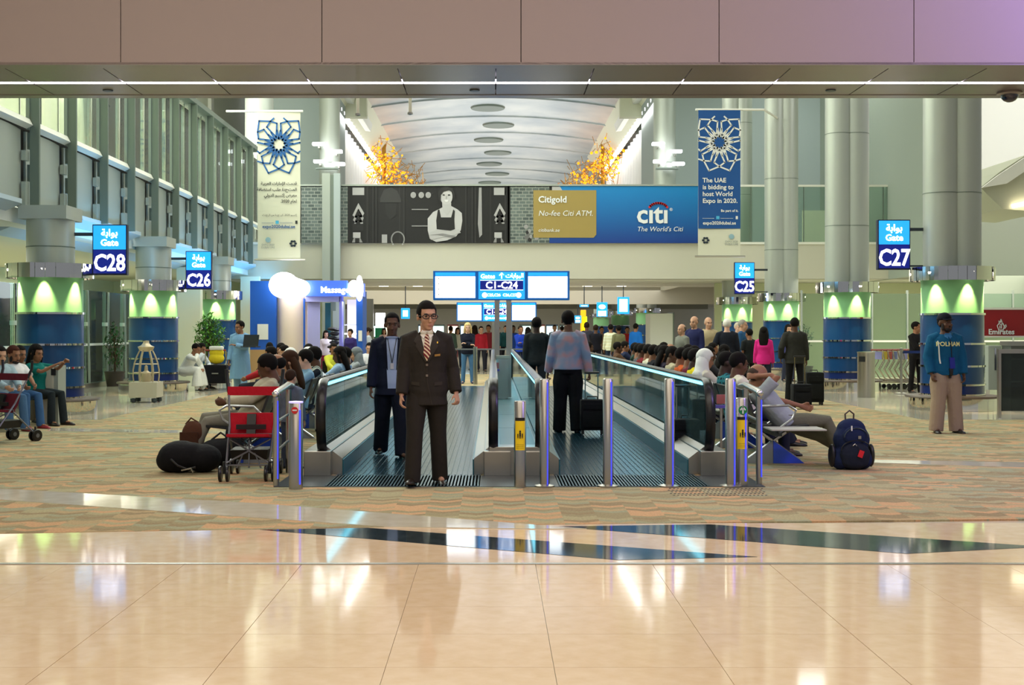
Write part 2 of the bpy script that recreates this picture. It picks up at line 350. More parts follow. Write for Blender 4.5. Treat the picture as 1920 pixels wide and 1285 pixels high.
B().bx(XFc-.3, XFc+.12, 13.2, YM, Z2, Z2+.14).obj('top_beam', 'fin', fa)
B().bx(XFc-.24, XFc-.2, 13.2, YM, Z0-.02, Z1+.115).obj('panel_backing', 'joint', fa)
# corridor behind the upper glass
uc = thing('wall_left_upper', 'x', 'x'); del uc['label']; del uc['category']; uc['kind'] = 'structure'
B().bx(-12.6, -12.4, 13.2, YM+20, Z0, 13.2).obj('corridor_wall', mat('pale_corridor_wall', (214,218,200), .7), uc)
for k in range(12): B().bx(-12.4, -12.25, 17+k*3.3, 17.5+k*3.3, Z0, 13).obj('pilaster', 'white', uc)
B().bx(-16, XFc-.3, 13.2, YM, Z0-.3, Z0-.02).obj('corridor_slab', 'white', uc)
area('corridor_fill_light', (-10.6, 32, 7.9), 1.5, 26, 1500, (.98, 1, .92), (PI, 0, 0))  # added facing up to brighten the ceiling seen through the upper glass
area('corridor_lamp', (-10.5, 30, 11.5), 2, 24, 2600, (.98, 1, .9))
# sloping soffit with the blue cove light, bays between columns
colY = [22.3, 29.6, 37.5]
edges = [13.6, 21.6, 22.9, 28.9, 30.2, 36.8, 38.1, 42.9]
sb = thing('trim_2', 'x', 'x'); del sb['label']; del sb['category']; sb['kind'] = 'structure'
M['cove'] = mat('pale_blue_grey_cove_panel', (176,192,200), .45)
for i in range(0, 8, 2):
    a, b_ = edges[i], edges[i+1]
    B().loft([[(XFc, y, Z0), (-9.35, y, 3.3), (-9.35, y, 3.4), (XFc, y, Z0+.08)] for y in (a, (a+b_)/2, b_)]).obj('cove_panel', 'cove', sb)
    B().prism([(XFc, Z0), (-9.35, 3.3), (-9.35, Z0)], b_, b_+.03).obj('cove_end', 'cove', sb)
B().bx(-16, -9.35, 13.6, YM+8, 3.36, 3.42).obj('gate_ceiling', 'cream', sb)
# gate rooms on the far sides of the columns
gl = thing('wall_left_lower', 'x', 'x'); del gl['label']; del gl['category']; gl['kind'] = 'structure'
M['gatewall'] = mat('pale_green_cream_wall', (206,212,176), .7)
B().bx(-14.6, -14.4, 13, 70, 0, 3.4).obj('room_wall', 'gatewall', gl)
B().bx(-14.4, -5.9, 46.5, 46.7, 0, 3.4).obj('room_end_wall', 'gatewall', gl)
B().bx(-9.3, -8.6, 36, 36.3, 0, 3.36).bx(-8.7, -8.05, 42.2, 42.4, 0, 3.36).obj('partition_pier', 'cream', gl)
gw = thing('glass_partition', 'green tinted glass partition with leaning steel posts behind the blue columns near gate C28', 'partition', (-10.6, 24, 0))
for i in range(18):
    y = 16+i*1.6
    B().bx(-10.62, -10.6, y+.02, y+1.58, .1, 2.55).obj('pane', 'glass_green', gw)
    B().box((-10.56, y, 1.3), (.05, .04, 2.5), Matrix.Rotation(.06*(-1)**i, 3, 'X')).obj('post', 'panelgrey', gw)
    B().bx(-10.66, -10.56, y-.07, y+.07, 1.62, 1.72).obj('clamp', 'white', gw)
B().bx(-10.64, -10.58, 16, 44.8, 1.1, 1.16).obj('rail', 'white', gw)
B().bx(-10.7, -10.5, 16, 44.8, 0, .12).obj('plinth', 'steel', gw)
gx = thing('glass_partition', 'green tinted glass partition behind the row of luggage trolleys', 'partition', (12.6, 34, 0))
for i in range(9):
    x = 9.2+i*1.05
    B().bx(x+.02, x+1.03, 36.6, 36.62, .1, 2.6).obj('pane', 'glass_green', gx); B().bx(x-.02, x+.02, 36.56, 36.66, 0, 2.7).obj('post', 'panelgrey', gx)
B().bx(9.2, 18.6, 36.58, 36.64, 1.15, 1.21).obj('rail', 'white', gx)
# bridge across the hall with parapet
br = thing('wall_back', 'x', 'x'); del br['label']; del br['category']; br['kind'] = 'structure'
B().bx(-9.6, 20, YM, YM+.25, 3.31, 4.55).obj('parapet', mat('pale_cream_parapet', (196,194,178), .6), br)
B().bx(-9.6, 20, YM-.04, YM+.3, 4.52, 4.6).obj('coping', 'white', br)
B().bx(-9.6, 20, YM+.02, YM+7, 3.31, 3.4).obj('underside', 'white', br)
for i in range(14):
    x = 7.2+i*.93
    B().bx(x, x+.91, YM+.1, YM+.12, 4.6, 6.55).obj('glass_pane', 'glass_green', br)
    B().bx(x-.02, x, YM+.08, YM+.14, 4.6, 6.58).obj('glass_joint', 'fin', br)
B().bx(7.2, 20, YM+.06, YM+.16, 6.55, 6.62).obj('handrail', 'white', br)
for k, x in enumerate((8.2, 12.1, 13.1, 16.2)):
    B().bx(x, x+.9, YM+5, YM+5.1, 4.6, 6.2).obj('rear_panel', 'cream' if k % 2 else 'greyblue', br)
B().bx(-9.6, -7.3, 52, 52.2, 3.4, 13.4).bx(-7.32, -7.0, 52, 58, 6.6, 13.4).obj('rear_wall_piece', 'greyblue', br)
B().bx(7.3, 24, 52, 52.2, 3.4, 13.4).bx(7.0, 7.32, 52, 58, 6.6, 13.4).obj('rear_wall_piece', 'greyblue', br)
# right-hand wall, white upper bay and slanted slab
rw = thing('wall_right', 'x', 'x'); del rw['label']; del rw['category']; rw['kind'] = 'structure'
B().bx(13.9, 24, 38, 38.2, 1.5, 7.2).obj('lower_wall', mat('grey_green_plain_wall', (172,178,162), .65), rw)
B().bx(13.9, 24, 37.8, 38.0, 6.2, 13.2).obj('upper_wall', mat('white_upper_wall', (238,238,232), .7), rw)
B().bx(13.85, 14.0, 37.6, 52, 3.3, 13.2).obj('return_wall', 'greywall', rw)
B().bx(8.4, 24, 46.5, 46.7, 0, 3.3).bx(18.5, 18.7, 14, 47, 0, 3.4).obj('gate_wall', 'gatewall', rw)
t = thing('slanted_canopy', 'slanted grey slab with a strip lamp on the wall above the red sign', 'canopy', W(1890, 340, 30))
P = [(1838,352),(1875,322),(1925,290),(1960,300),(1960,398),(1880,392)]
B().prism([(XX(x,30), ZZ(y,30)) for x, y in P], 30, 33).obj('slab', mat('grey_olive_slab', (166,168,146), .6), t)
B().prism([(XX(x,30), ZZ(y,30)) for x, y in [(1868,330),(1925,292),(1925,318),(1885,345),(1838,353)]], 29.9, 29.98).obj('upper_face', 'white', t)
B().prism([(XX(x,30), ZZ(y,30)) for x, y in [(1895,384),(1950,372),(1950,380),(1897,391)]], 29.84, 29.97).obj('lamp', 'lampwarm', t)
# far hall: vault with ribs behind the bridge
va = thing('ceiling_vault', 'x', 'x'); del va['label']; del va['category']; va['kind'] = 'structure'
def arc(x, h): return 12.45+1.15*(1-(x/9.5)**2)+h
M['vault'] = noisy(mat('brushed_vault_panel', (176,184,186), .42, .35), (160,172,178), (206,210,206), .35, 5)
for j in range(9):
    y0, y1 = 58.2+j*5.6, 58.2+j*5.6+5.2
    N = 16
    B().loft([[(x, y0, arc(x,0)), (x, y1, arc(x,0)), (x, y1, arc(x,.1)), (x, y0, arc(x,.1))] for x in [-9.5+19*k/N for k in range(N+1)]]).obj('vault_panel', 'vault', va, smooth=True)
    B().loft([[(x, y1, arc(x,-.08)), (x, y1+.4, arc(x,-.03)), (x, y1+.4, arc(x,.1)), (x, y1, arc(x,.1))] for x in [-9.5+19*k/N for k in range(N+1)]]).obj('vault_rib', 'vault', va, smooth=True)
    b = B(); b.lathe([(0,0),(.9,0),(.95,.1)], (0.3*(-1)**j, y0+2.6, arc(0,-.1)), 20); b.obj('light_pool_disc', 'fin', va, smooth=True)
for s in (-1, 1):
    B().bx(s*6.0, s*7.4, 58, 58.5, 11.6, 13.5).obj('portal_return', 'cream', va)
    B().loft([[(s*6.05, y, 13.4), (s*7.25, y, 11.75), (s*7.3, y, 11.75), (s*6.1, y, 13.5)] for y in (52, 82)]).obj('slanted_cornice', 'cream', va)
    B().loft([[(s*6.7, y, 12.7), (s*6.95, y, 12.25), (s*6.6, y, 12.2), (s*6.5, y, 12.6)] for y in (56, 66)]).obj('cornice_box', 'white', va)
    for k in range(22):
        b = B(); b.lathe([(.42,6.6),(.42,11.55)], (s*7.75, 52.6+k*1.3, 0), 12); b.obj('fluted_rib', mat('white_fluted_wall', (236,234,230), .5), va, smooth=True)
    B().bx(s*7.9, s*8.1, 52.4, 84, 3.4, 12).obj('flute_backing', 'white', va)
    for k in range(3): B().bx(s*(7.3+.3*k)-.2, s*(7.3+.3*k)+.2, 84+7*k, 84.4+7*k, 6.6, 12.6).obj('vault_pier', 'greyblue', va)
    B().bx(s*9.4, s*9.6, 84, 108, 3.4, 13.4).obj('vault_side_wall', 'white', va)
    area('cornice_lamp', (s*6.9, 66, 11.3), .5, 26, 160, (1, .98, .94), (0, -s*math.radians(60), 0))
B().bx(-24, 24, 108, 108.3, 0, 14).obj('wall_back_far', 'white')['kind'] = 'structure'
# far lower concourse
fc = thing('ceiling_far', 'x', 'x'); del fc['label']; del fc['category']; fc['kind'] = 'structure'
B().bx(-16, 20, 50, 108, 3.55, 3.65).obj('low_ceiling', mat('far_grey_ceiling', (206,206,196), .7), fc)
B().bx(-9, 20, 58, 58.4, 2.75, 3.6).obj('bulkhead', mat('far_bulkhead', (196,192,176), .7), fc)
B().bx(-13, 14, 80, 80.4, 2.9, 3.6).obj('bulkhead', mat('far_bulkhead_dark', (160,162,152), .7), fc)
for k in range(16):
    x, y = -5+1.55*(k % 8), 51.5+4.5*(k//8)
    b = B(); b.lathe([(0,0),(.22,0),(.24,.02)], (x, y, 3.52 if y > 50 else 3.29), 12); tag(b.obj('downlight', 'lampwarm'), 'small round warm downlight in the low ceiling under the bridge', 'light', 'downlights under the bridge')
# ================================================================ COLUMNS with ring canopies
cols = []
def column(px, Y, label, shaft='twin', lights=True, r=.575, ringpx=None):
    X = XX(px, Y); t = thing('gate_column', label, 'column', (X, Y, 0), 0, None)
    def ob(n, b, m, **k): return b.obj(n, m, t, world=False, **k)
    b = B(); b.lathe([(r,.02),(r,1.80)], n=40); ob('blue_cladding', b, 'blue', smooth=True)
    b = B(); b.lathe([(r+.004,.02),(r+.004,.47)], n=40); ob('base_cladding', b, 'bluedk', smooth=True)
    b = B(); b.lathe([(r-.012,1.8),(r-.012,2.60)], n=40); ob('green_cladding', b, 'green', smooth=True)
    for z in (1.81, 1.25, .83, .48, .29):
        b = B(); b.lathe([(r-.01,z-.022),(r+.028,z-.018),(r+.028,z+.018),(r-.01,z+.022)], n=40); ob('chrome_band', b, 'chrome', smooth=True)
    # ring canopy of separate chrome plates
    R = r*1.33
    for k in range(28):
        a0 = 2*PI*k/28; b = B(); b.lathe([(R,2.44),(R,2.70),(R-.015,2.70),(R-.015,2.44),(R,2.44)], n=2, a0=a0, a1=a0+2*PI/28*.985)
        o = ob('ring_plate', b, 'chrome')
        o.rotation_euler = (random.uniform(-.004,.004), random.uniform(-.004,.004), 0)
    b = B(); b.lathe([(r-.05,2.60),(R-.03,2.60),(R-.03,2.63),(r-.05,2.63)], n=40); ob('ring_soffit', b, 'darksteel')
    for k in range(6):
        a = PI/3*k+PI/6+.15
        b = B(); b.lathe([(0,2.56),(.05,2.56),(.055,2.60)], (.72*math.cos(a)*r/.575, .72*math.sin(a)*r/.575, 0), 10); ob('downlight', b, 'lampwarm')
    if shaft == 'twin':
        for s in (-1, 1):
            b = B(); b.lathe([(.34,2.6),(.34,13.2)], (s*.2,0,0), 28); ob('upper_shaft', b, 'shaft', smooth=True)
            for z in (4.1, 6.4, 9.0): b = B(); b.lathe([(.345,z),(.345,z+.015)], (s*.2,0,0), 28); ob('shaft_joint', b, 'fin')
    else:
        b = B(); b.lathe([(.42,2.6),(.42,3.74)], n=32); ob('upper_shaft', b, 'shaft', smooth=True)
        for z in (3.0,): b = B(); b.lathe([(.425,z),(.425,z+.02)], n=32); ob('shaft_joint', b, 'fin')
        b = B(); b.bx(-.43,.43,-.43,.43,3.5,3.74); ob('capital', b, 'shaft')
    # round bench at the foot
    s = thing('round_bench', label.replace('column', 'column')+' - seat', 'bench', (X, Y, 0))
    s['label'] = 'round bench at the foot of the '+label.split(' with ')[0]
    b = B(); b.lathe([(r+.03,.27),(r+.28,.27),(r+.29,.25),(r+.28,.23),(r+.03,.23)], n=36); b.obj('bench_top', 'darkbrown', s, world=False, smooth=True)
    b = B(); b.lathe([(r+.24,0),(r+.24,.23)], n=36); b.obj('bench_skirt', 'chrome', s, world=False, smooth=True)
    if lights:
        for k in range(6):
            a = PI/3*k+PI/6+.15
            if math.sin(a) > .6: continue
            l = bpy.data.lights.new('downlight_beam', 'SPOT'); l.energy = 230; l.color = (1, .84, .42); l.spot_size = math.radians(48); l.spot_blend = .7; l.shadow_soft_size = .03
            o = bpy.data.objects.new('downlight_beam', l); C.objects.link(o); o.location = (X+.70*math.cos(a), Y+.70*math.sin(a), 2.545)
            d = Vector((-.22*math.cos(a), -.22*math.sin(a), -1)); o.rotation_euler = d.to_track_quat('-Z', 'Y').to_euler()
    cols.append((X, Y)); return t
column(95, 22.3, 'blue and green column beside the gate C28 sign', 'single')
column(288, 29.6, 'blue and green column beside the gate C26 sign', 'single')
column(407, 37.5, 'blue and green column behind the bushy plant', 'single')
column(1785, 23.4, 'blue and green column beside the gate C27 sign', 'twin')
column(1588, 30.7, 'blue and green column by the litter bin', 'twin')
column(1465, 39.8, 'blue and green column beside the gate C25 sign', 'twin')
column(1382, 44.5, 'blue and green column behind the older men', 'twin', r=.55)
column(1212, 66, 'distant column just past the white booth', 'twin', False)
column(1163, 76, 'distant column behind the striped shirt man', 'twin', False)
column(1127, 88, 'distant column farthest down the concourse', 'twin', False)
# orange-warm light pools at the bench feet come from lamps under the benches
for px, Y in ((95,22.3),(288,29.6),(1785,23.4),(1588,30.7)):
    area('bench_underlamp', (XX(px,Y), Y-1.15, .36), 1.7, .12, 2.5, (1, .62, .32))
# tall plain columns in front of the bridge
for px, Y, r, lab in ((486, 45.5, .52, 'tall pale round column behind the white Arabic banner'), (618, 50, .42, 'tall grey round column rising behind the bridge advert, next to the white banner'), (1246, 50, .45, 'tall grey round column rising behind the blue advert, near the blue banner')):
    t = thing('tall_column', lab, 'column', (XX(px,Y), Y, 0))
    b = B(); b.lathe([(r,3.4 if Y > 46 else 0),(r,13.2)], n=32); b.obj('shaft', 'shaft', t, world=False, smooth=True)
    for z in (5.5, 8.3, 11): b = B(); b.lathe([(r+.005,z),(r+.005,z+.02)], n=32); b.obj('shaft_joint', 'fin', t, world=False)
    if Y > 46:
        for dx, dz in ((-.35,9.0),(.35,8.7),(-.3,8.3),(.45,8.2)):
            b = B(); b.box((dx,-r-.25,dz),(.5,.25,.12), bev=.03); b.obj('uplight', 'lampwhite', t, world=False)
            b = B(); b.box((dx,-r-.05,dz-.12),(.06,.35,.06)); b.obj('lamp_bracket', 'steel', t, world=False)
        b = B(); b.box((0,-r-.3,8.0),(.9,.4,.05)); b.obj('reflector_tray', 'greyblue', t, world=False)
t = thing('square_post', 'narrow grey post standing in front of the advert band near the white banner', 'post', (XX(621,42.6), 42.6, 0))
B().bx(-.30,-.02,-.12,.12,0,6.95).obj('post_face', 'panelgrey', t, world=False); B().bx(-.02,.10,-.1,.1,0,6.9).obj('post_recess', 'fin', t, world=False); B().bx(.10,.32,-.12,.12,0,6.95).obj('post_face', 'greyblue', t, world=False)
# ================================================================ GATE SIGNS
def gate_sign(px0, px1, py0, py1, Y, txt, colpx, lab):
    x0, x1 = XX(px0,Y), XX(px1,Y); z1, z0 = ZZ(py0,Y), ZZ(py1,Y); w = x1-x0; h = z1-z0; zm = z0+h*.5
    t = thing('gate_sign', lab, 'sign', ((x0+x1)/2, Y, z0))
    fr = B(); fr.bx(x0, x1, Y, Y+.12, z0, z1, .008); fr.obj('housing', mat('navy_sign_housing', (12,24,60), .4), t)
    B().bx(x0+.02, x1-.02, Y-.006, Y+.01, z0+.03, zm-.005).obj('number_panel', 'signblue', t)
    B().bx(x0+.02, x1-.02, Y-.006, Y+.01, zm+.005, z1-.02).obj('gate_panel', 'signcyan', t)
    c = (x0+x1)/2
    text(txt, h*.46, 'signwhite', 'lettering', t, (c, Y-.01, z0+h*.09), bold=1, sx=.80)
    text('Gate', h*.18, 'signwhite', 'lettering', t, (c, Y-.01, zm+h*.08), bold=.01)
    text(arabic('بوابة'), h*.19, 'signwhite', 'lettering', t, (c, Y-.01, zm+h*.27), bold=.008)
    xc = XX(colpx, Y); zb = ZZ(py0+ (18 if Y < 25 else 14), Y)
    B().bx(min(c,xc), max(c,xc), Y+.04, Y+.09, zb-.03, zb+.03).obj('arm', 'darksteel', t)
    B().bx(min(c,xc), max(c,xc), Y+.05, Y+.08, z0+.06, z0+.09).obj('arm', 'darksteel', t)
gate_sign(173, 238, 421, 516, 22.3, 'C28', 128, 'lit blue hanging sign reading gate C28')
gate_sign(348, 397, 471, 543, 29.6, 'C26', 320, 'lit blue hanging sign reading gate C26')
gate_sign(1646, 1707, 412, 506, 23.4, 'C27', 1745, 'lit blue hanging sign reading gate C27')
gate_sign(1377, 1415, 492, 552, 38.6, 'C25', 1440, 'lit blue hanging sign reading gate C25')
def small_sign(px0, px1, py0, py1, Y, lab, kind):
    x0, x1 = XX(px0,Y), XX(px1,Y); z1, z0 = ZZ(py0,Y), ZZ(py1,Y)
    t = thing('hanging_sign', lab, 'sign', ((x0+x1)/2, Y, z0)); h = z1-z0
    B().bx(x0, x1, Y, Y+.12, z0, z1, .01).obj('housing', 'signcyan', t)
    if kind == 1: B().bx(x0+.08, x1-.08, Y-.01, Y+.01, z0+.1, z1-.1).obj('lit_face', 'screen', t)
    elif kind == 2:
        B().bx(x0+.06, x1-.06, Y-.01, Y+.01, z0+.03, z0+h*.4).obj('lit_face', 'screen', t)
        b = B(); b.ell(((x0+x1)/2, Y, z0+h*.68), ((x1-x0)*.32, .02, h*.16)); b.obj('pictogram', 'signwhite', t)
    else: B().bx(x0+.06, x1-.06, Y-.01, Y+.01, z0+h*.3, z0+h*.6).obj('lit_face', 'screen', t)
    B().bx((x0+x1)/2-.02, (x0+x1)/2+.02, Y+.04, Y+.08, z1, 3.6).obj('hanger', 'darksteel', t)
small_sign(1158, 1180, 557, 589, 55, 'bright cyan framed white hanging sign beside the white booth', 1)
small_sign(1119, 1139, 567, 594, 56, 'blue hanging sign with white pictogram above white strip, past the walking man', 2)
small_sign(1077, 1090, 592, 606, 60, 'smallest blue hanging sign just beside the walking man\'s head', 2)
small_sign(1087, 1104, 571, 576, 54, 'thin blue hanging strip sign between other small signs', 3)
small_sign(752, 768, 578, 598, 54, 'blue hanging sign behind the suited man with glasses', 1)
# centre gantry sign and its twin farther on
def gantry(px0, px1, py0, py1, Y, lab, posts, foot):
    x0, x1 = XX(px0,Y), XX(px1,Y); z1, z0 = ZZ(py0,Y), ZZ(py1,Y); w = x1-x0; h = z1-z0
    t = thing('gantry_sign', lab, 'sign', ((x0+x1)/2, Y, 0))
    B().bx(x0, x1, Y, Y+.16, z0, z1, .01).obj('frame', mat('cyan_blue_sign_frame', (10,96,170), .4, emit=.25, ecol=(10,110,200)), t)
    a, b_ = x0+w*.333, x0+w*.672
    B().bx(x0+.04, a-.06, Y-.01, Y+.02, z0+.04, z1-.10).obj('screen', 'screen', t); B().bx(b_+.06, x1-.04, Y-.01, Y+.02, z0+.04, z1-.10).obj('screen', 'screen', t)
    B().bx(x0+.04, a-.06, Y-.009, Y+.02, z1-.09, z1-.03).bx(b_+.06, x1-.04, Y-.009, Y+.02, z1-.09, z1-.03).obj('header_strip', 'signcyan', t)
    for k in range(4): B().bx(x0+.09, x0+.11, Y-.012, Y, z0+.09+k*h*.18, z0+.11+k*h*.18).obj('screen_mark', 'greyblue', t)
    B().bx(a, b_, Y-.01, Y+.02, z0+.02, z1-.02).obj('centre_panel', 'signcyan', t)
    B().bx(a+.03, b_-.03, Y-.014, Y, z0+h*.36, z0+h*.66).obj('number_panel', 'signblue', t)
    B().bx(a+.03, b_-.03, Y-.016, Y, z0+h*.34, z0+h*.355).bx(a+.03, b_-.03, Y-.016, Y, z0+h*.67, z0+h*.685).obj('white_rule', 'signwhite', t)
    c = (a+b_)/2
    text('C1-C24', h*.34, 'signwhite', 'lettering', t, (c, Y-.018, z0+h*.395), bold=.008)
    text('Gates', h*.21, 'signwhite', 'lettering', t, (a+(b_-a)*.2, Y-.018, z0+h*.74), bold=.003)
    text('\u2191', h*.26, 'signwhite', 'arrow', t, (c, Y-.018, z0+h*.74), bold=.006)
    text(arabic('البوابات'), h*.2, 'signwhite', 'lettering', t, (a+(b_-a)*.78, Y-.018, z0+h*.77), bold=.003)
    text('C25,C26  C26,C27', h*.13, 'signwhite', 'lettering', t, (c, Y-.018, z0+h*.13), bold=.003)
    for q in (a+.11, b_-.11):
        b = B(); b.ell((q, Y-.012, z0+h*.17), (h*.09,.006,h*.09)); b.obj('pictogram', 'signwhite', t)
    for p in posts:
        xp = XX(p, Y); B().bx(xp-.045, xp+.045, Y+.03, Y+.12, foot, z0).obj('post', 'steel', t)
gantry(812, 1068, 508, 563, 22, 'wide lit gantry sign reading gates C1-C24 between two white screens', (932, 954), .3)
gantry(856, 1006, 567, 603, 40, 'second lit gantry sign behind the C1-C24 sign, partly hidden by its posts', (925, 958), 0)
t = thing('steel_cabinet', 'small steel cabinet between the two posts of the gates sign', 'cabinet', (XX(943,21.8), 21.8, .3))
B().bx(XX(933,21.8), XX(953,21.8), 21.7, 21.95, .3, 1.0).obj('body', 'steel', t); B().box((XX(943,21.8), 21.8, 1.03), (.24,.3,.05)).obj('lid', 'panelgrey', t)
# ================================================================ HANGING BANNERS
def star(parent, cx, cz, s, hw, ztop, y, m, w):
    segs = []
    P = lambda r, a: (r*math.sin(math.radians(a)), r*math.cos(math.radians(a)))
    for k in range(9):
        a = 40*k
        segs += [(P(55,a+20), P(38,a)), (P(55,a+20), P(38,a+40))]
        segs += [(P(55,a+20), P(148,a+5)), (P(55,a+20), P(148,a+35)), (P(148,a+5), P(172,a+20)), (P(148,a+35), P(172,a+20))]
        segs += [(P(215,a), P(172,a+20)), (P(215,a+40), P(172,a+20))]
        segs += [(P(100,a+7), P(38,a)), (P(100,a-7), P(38,a))]
    b = B()
    for (x0,z0),(x1,z1) in segs:
        # clip to the banner width
        pts = []; N = 12
        for i in range(N+1):
            u = i/N; x, z = x0+(x1-x0)*u, z0+(z1-z0)*u
            if abs(x) <= hw/s+1 and z <= ztop/s: pts.append((cx+x*s, cz+z*s))
        if len(pts) > 1: b.stroke([pts[0], pts[-1]], w, y-.006, y-.001)
    b.obj('star_emblem', m, parent)
def banner(px0, px1, py0, py1, Y, blue, lab, pole0, pole1, skew=0):
    x0, x1 = XX(px0,Y), XX(px1,Y); z1, z0 = ZZ(py0,Y), ZZ(py1,Y); w = x1-x0; h = z1-z0; k = w/80.0   # k = metres per photo pixel
    t = thing('hanging_banner', lab, 'banner', ((x0+x1)/2, Y, z0)); cx = (x0+x1)/2
    fab = mat('pale_banner_fabric', (208,208,188), .8)
    rg = []
    for i in range(13):
        z = z0+h*i/12; o = .02*math.sin(i*.9)
        rg.append([(x0, Y+o, z), (x1, Y-o, z), (x1, Y-o+.012, z), (x0, Y+o+.012, z)])
    B().loft(rg).obj('cloth', fab, t, smooth=True)
    yf = Y-.028
    ink = 'bannerblue' if not blue else 'bannerwhite'
    if blue: B().bx(x0+.0, x1-.0, yf, yf+.004, z0+h*.19, z1).obj('blue_print', M['bannerbluep'], t)
    star(t, cx, z1-61*k, 40/150*k, 40*k, 50*k, yf-.002, ink, 2.8*k)
    tx = lambda s, size, dz, m=ink, al='CENTER', x=cx, bold=.0: text(s, size*k, m, 'lettering', t, (x, yf-.008, z1-dz*k), align=al, bold=bold, ext=.001)
    if not blue:
        for i, s in enumerate(('قدمت الإمارات العربية', 'المتحدة طلب استضافة', 'معرض إكسبو الدولي', 'لعام 2020.')):
            tx(arabic(s), 7.6, 137+i*11, M['bannerink'], 'RIGHT', x1-6*k, .006)
        tx(arabic('إكسبو 2020. كن جزءا من الحدث'), 5, 195, M['bannerink'], 'RIGHT', x1-6*k)
        tx('expo2020dubai.ae', 8.4, 218, ink, 'CENTER', cx, .006)
        yb = 208
    else:
        for i, s in enumerate(('The UAE', 'is bidding to', 'host World', 'Expo in 2020.')): tx(s, 12, 137+i*13, ink, 'LEFT', x0+8*k, .006)
        tx('Be part of it.', 6.5, 193, ink, 'RIGHT', x1-4*k, .003); tx('expo2020dubai.ae', 8.6, 217, ink, 'CENTER', cx, .006); yb = 205
    b = B(); b.bx(x0+8*k, x0+30*k, yf-.006, yf, z1-(yb+.5)*k, z1-yb*k).bx(x0+42*k, x0+66*k, yf-.006, yf, z1-(yb+.5)*k, z1-yb*k); b.obj('web_lines', ink, t)
    B().bx(cx-6*k, cx, yf-.007, yf, z1-(yb+2)*k, z1-(yb-4)*k).obj('social_icon', mat('cyan_print', (70,170,210), .6), t)
    B().bx(x1-9*k, x1-5*k, yf-.007, yf, z1-(yb+2)*k, z1-(yb-4)*k).obj('social_icon', 'bannerink' if not blue else ink, t)
    lx, rx = (x1-13*k, x0+20*k) if not blue else (x0+14*k, x1-17*k)
    for q in range(6):
        a = q*PI/3; b = B(); b.ell((lx+4.6*k*math.cos(a), yf-.006, z1-(247+4.6*math.sin(a))*k), (2.7*k,.004,2.2*k), 8); b.obj('round_emblem', mat('dark_navy_print', (14,34,50), .6), t)
    b = B(); b.ell((rx, yf-.005, z1-240*k), (5*k,.004,5*k), 12); b.obj('small_emblem', mat('pale_blue_print', (140,175,185), .6), t)
    tx('EXPO 2020', 5, 251, M['bannergrey'], 'CENTER', rx); tx('DUBAI UAE', 5, 256, M['bannergrey'], 'CENTER', rx)
    B().tube([(XX(pole0,Y), Y, z1+.02), (XX(pole1,Y), Y, z1+.02)], .035).obj('top_pole', 'white', t)
    if blue: B().tube([(XX(pole1,Y), Y, z1+.02), (9.2, Y+1.6, z1+.02)], .035).obj('wall_bracket', 'white', t)
    B().tube([(x0-.1, Y, z0), (x1+.15, Y, z0)], .03).obj('bottom_pole', 'steel', t)
M['bannerblue'] = mat('blue_banner_ink', (14,84,146), .7); M['bannerbluep'] = mat('deep_blue_banner_print', (6,74,140), .7); M['bannerwhite'] = mat('white_banner_ink', (226,226,220), .7)
M['bannerink'] = mat('dark_banner_ink', (50,54,50), .7); M['bannergrey'] = mat('grey_banner_ink', (130,140,136), .7)
banner(483, 563, 210, 487, 38, False, 'white hanging banner with blue star pattern and Arabic text', 424, 568)
banner(1309, 1388, 207, 481, 38, True, 'blue hanging banner with white star pattern about hosting World Expo', 1304, 1432)
# ================================================================ ADVERT BAND on the bridge
Y = YM-.12; k = Y/F
ad = thing('advert_band', 'long printed advert band on the bridge with apron woman, gold box and blue bank logo', 'advert', W(937, 456, Y))
def A(x, y): return (XX(x,Y), ZZ(y,Y))
def shade(v):
    v = int(v*.5) if v < 100 else int(v*.88)
    return mat('grey_print_%d' % v, (v,v,v), .6)
def rect(x0,y0,x1,y1,m,layer=1,name='print'): 
    (a,b_),(c,d) = A(x0,y1),A(x1,y0); return B().bx(a,c,Y-.006*layer-.006,Y-.006*layer,b_,d).obj(name, m, ad)
def poly(pts,m,layer=2,name='print'):
    return B().prism([A(*p) for p in pts], Y-.006*layer-.005, Y-.006*layer).obj(name, m, ad)
B().bx(XX(563,Y), XX(1312,Y), Y, Y+.08, ZZ(456,Y), ZZ(349,Y)).obj('board', shade(24), ad)
def brickmat():
    m = mat('printed_brick_photo', (90,100,96), .6); n, l, b = nodes(m); tc = n.new('ShaderNodeTexCoord'); mp = n.new('ShaderNodeMapping'); mp.inputs['Rotation'].default_value = (PI/2,0,0)
    br_ = n.new('ShaderNodeTexBrick'); br_.inputs['Scale'].default_value = 2.2; br_.inputs['Mortar Size'].default_value = .03
    br_.inputs['Color1'].default_value = (*lin((104,116,112)),1); br_.inputs['Color2'].default_value = (*lin((68,80,78)),1); br_.inputs['Mortar'].default_value = (*lin((140,146,138)),1)
    l.new(tc.outputs['Object'], mp.inputs[0]); l.new(mp.outputs[0], br_.inputs[0]); l.new(br_.outputs[0], b.inputs['Base Color']); return m
M['brickp'] = brickmat()
rect(565,350,606,456,'brickp'); rect(637,350,652,456,'brickp'); rect(957,350,1030,456,'brickp')
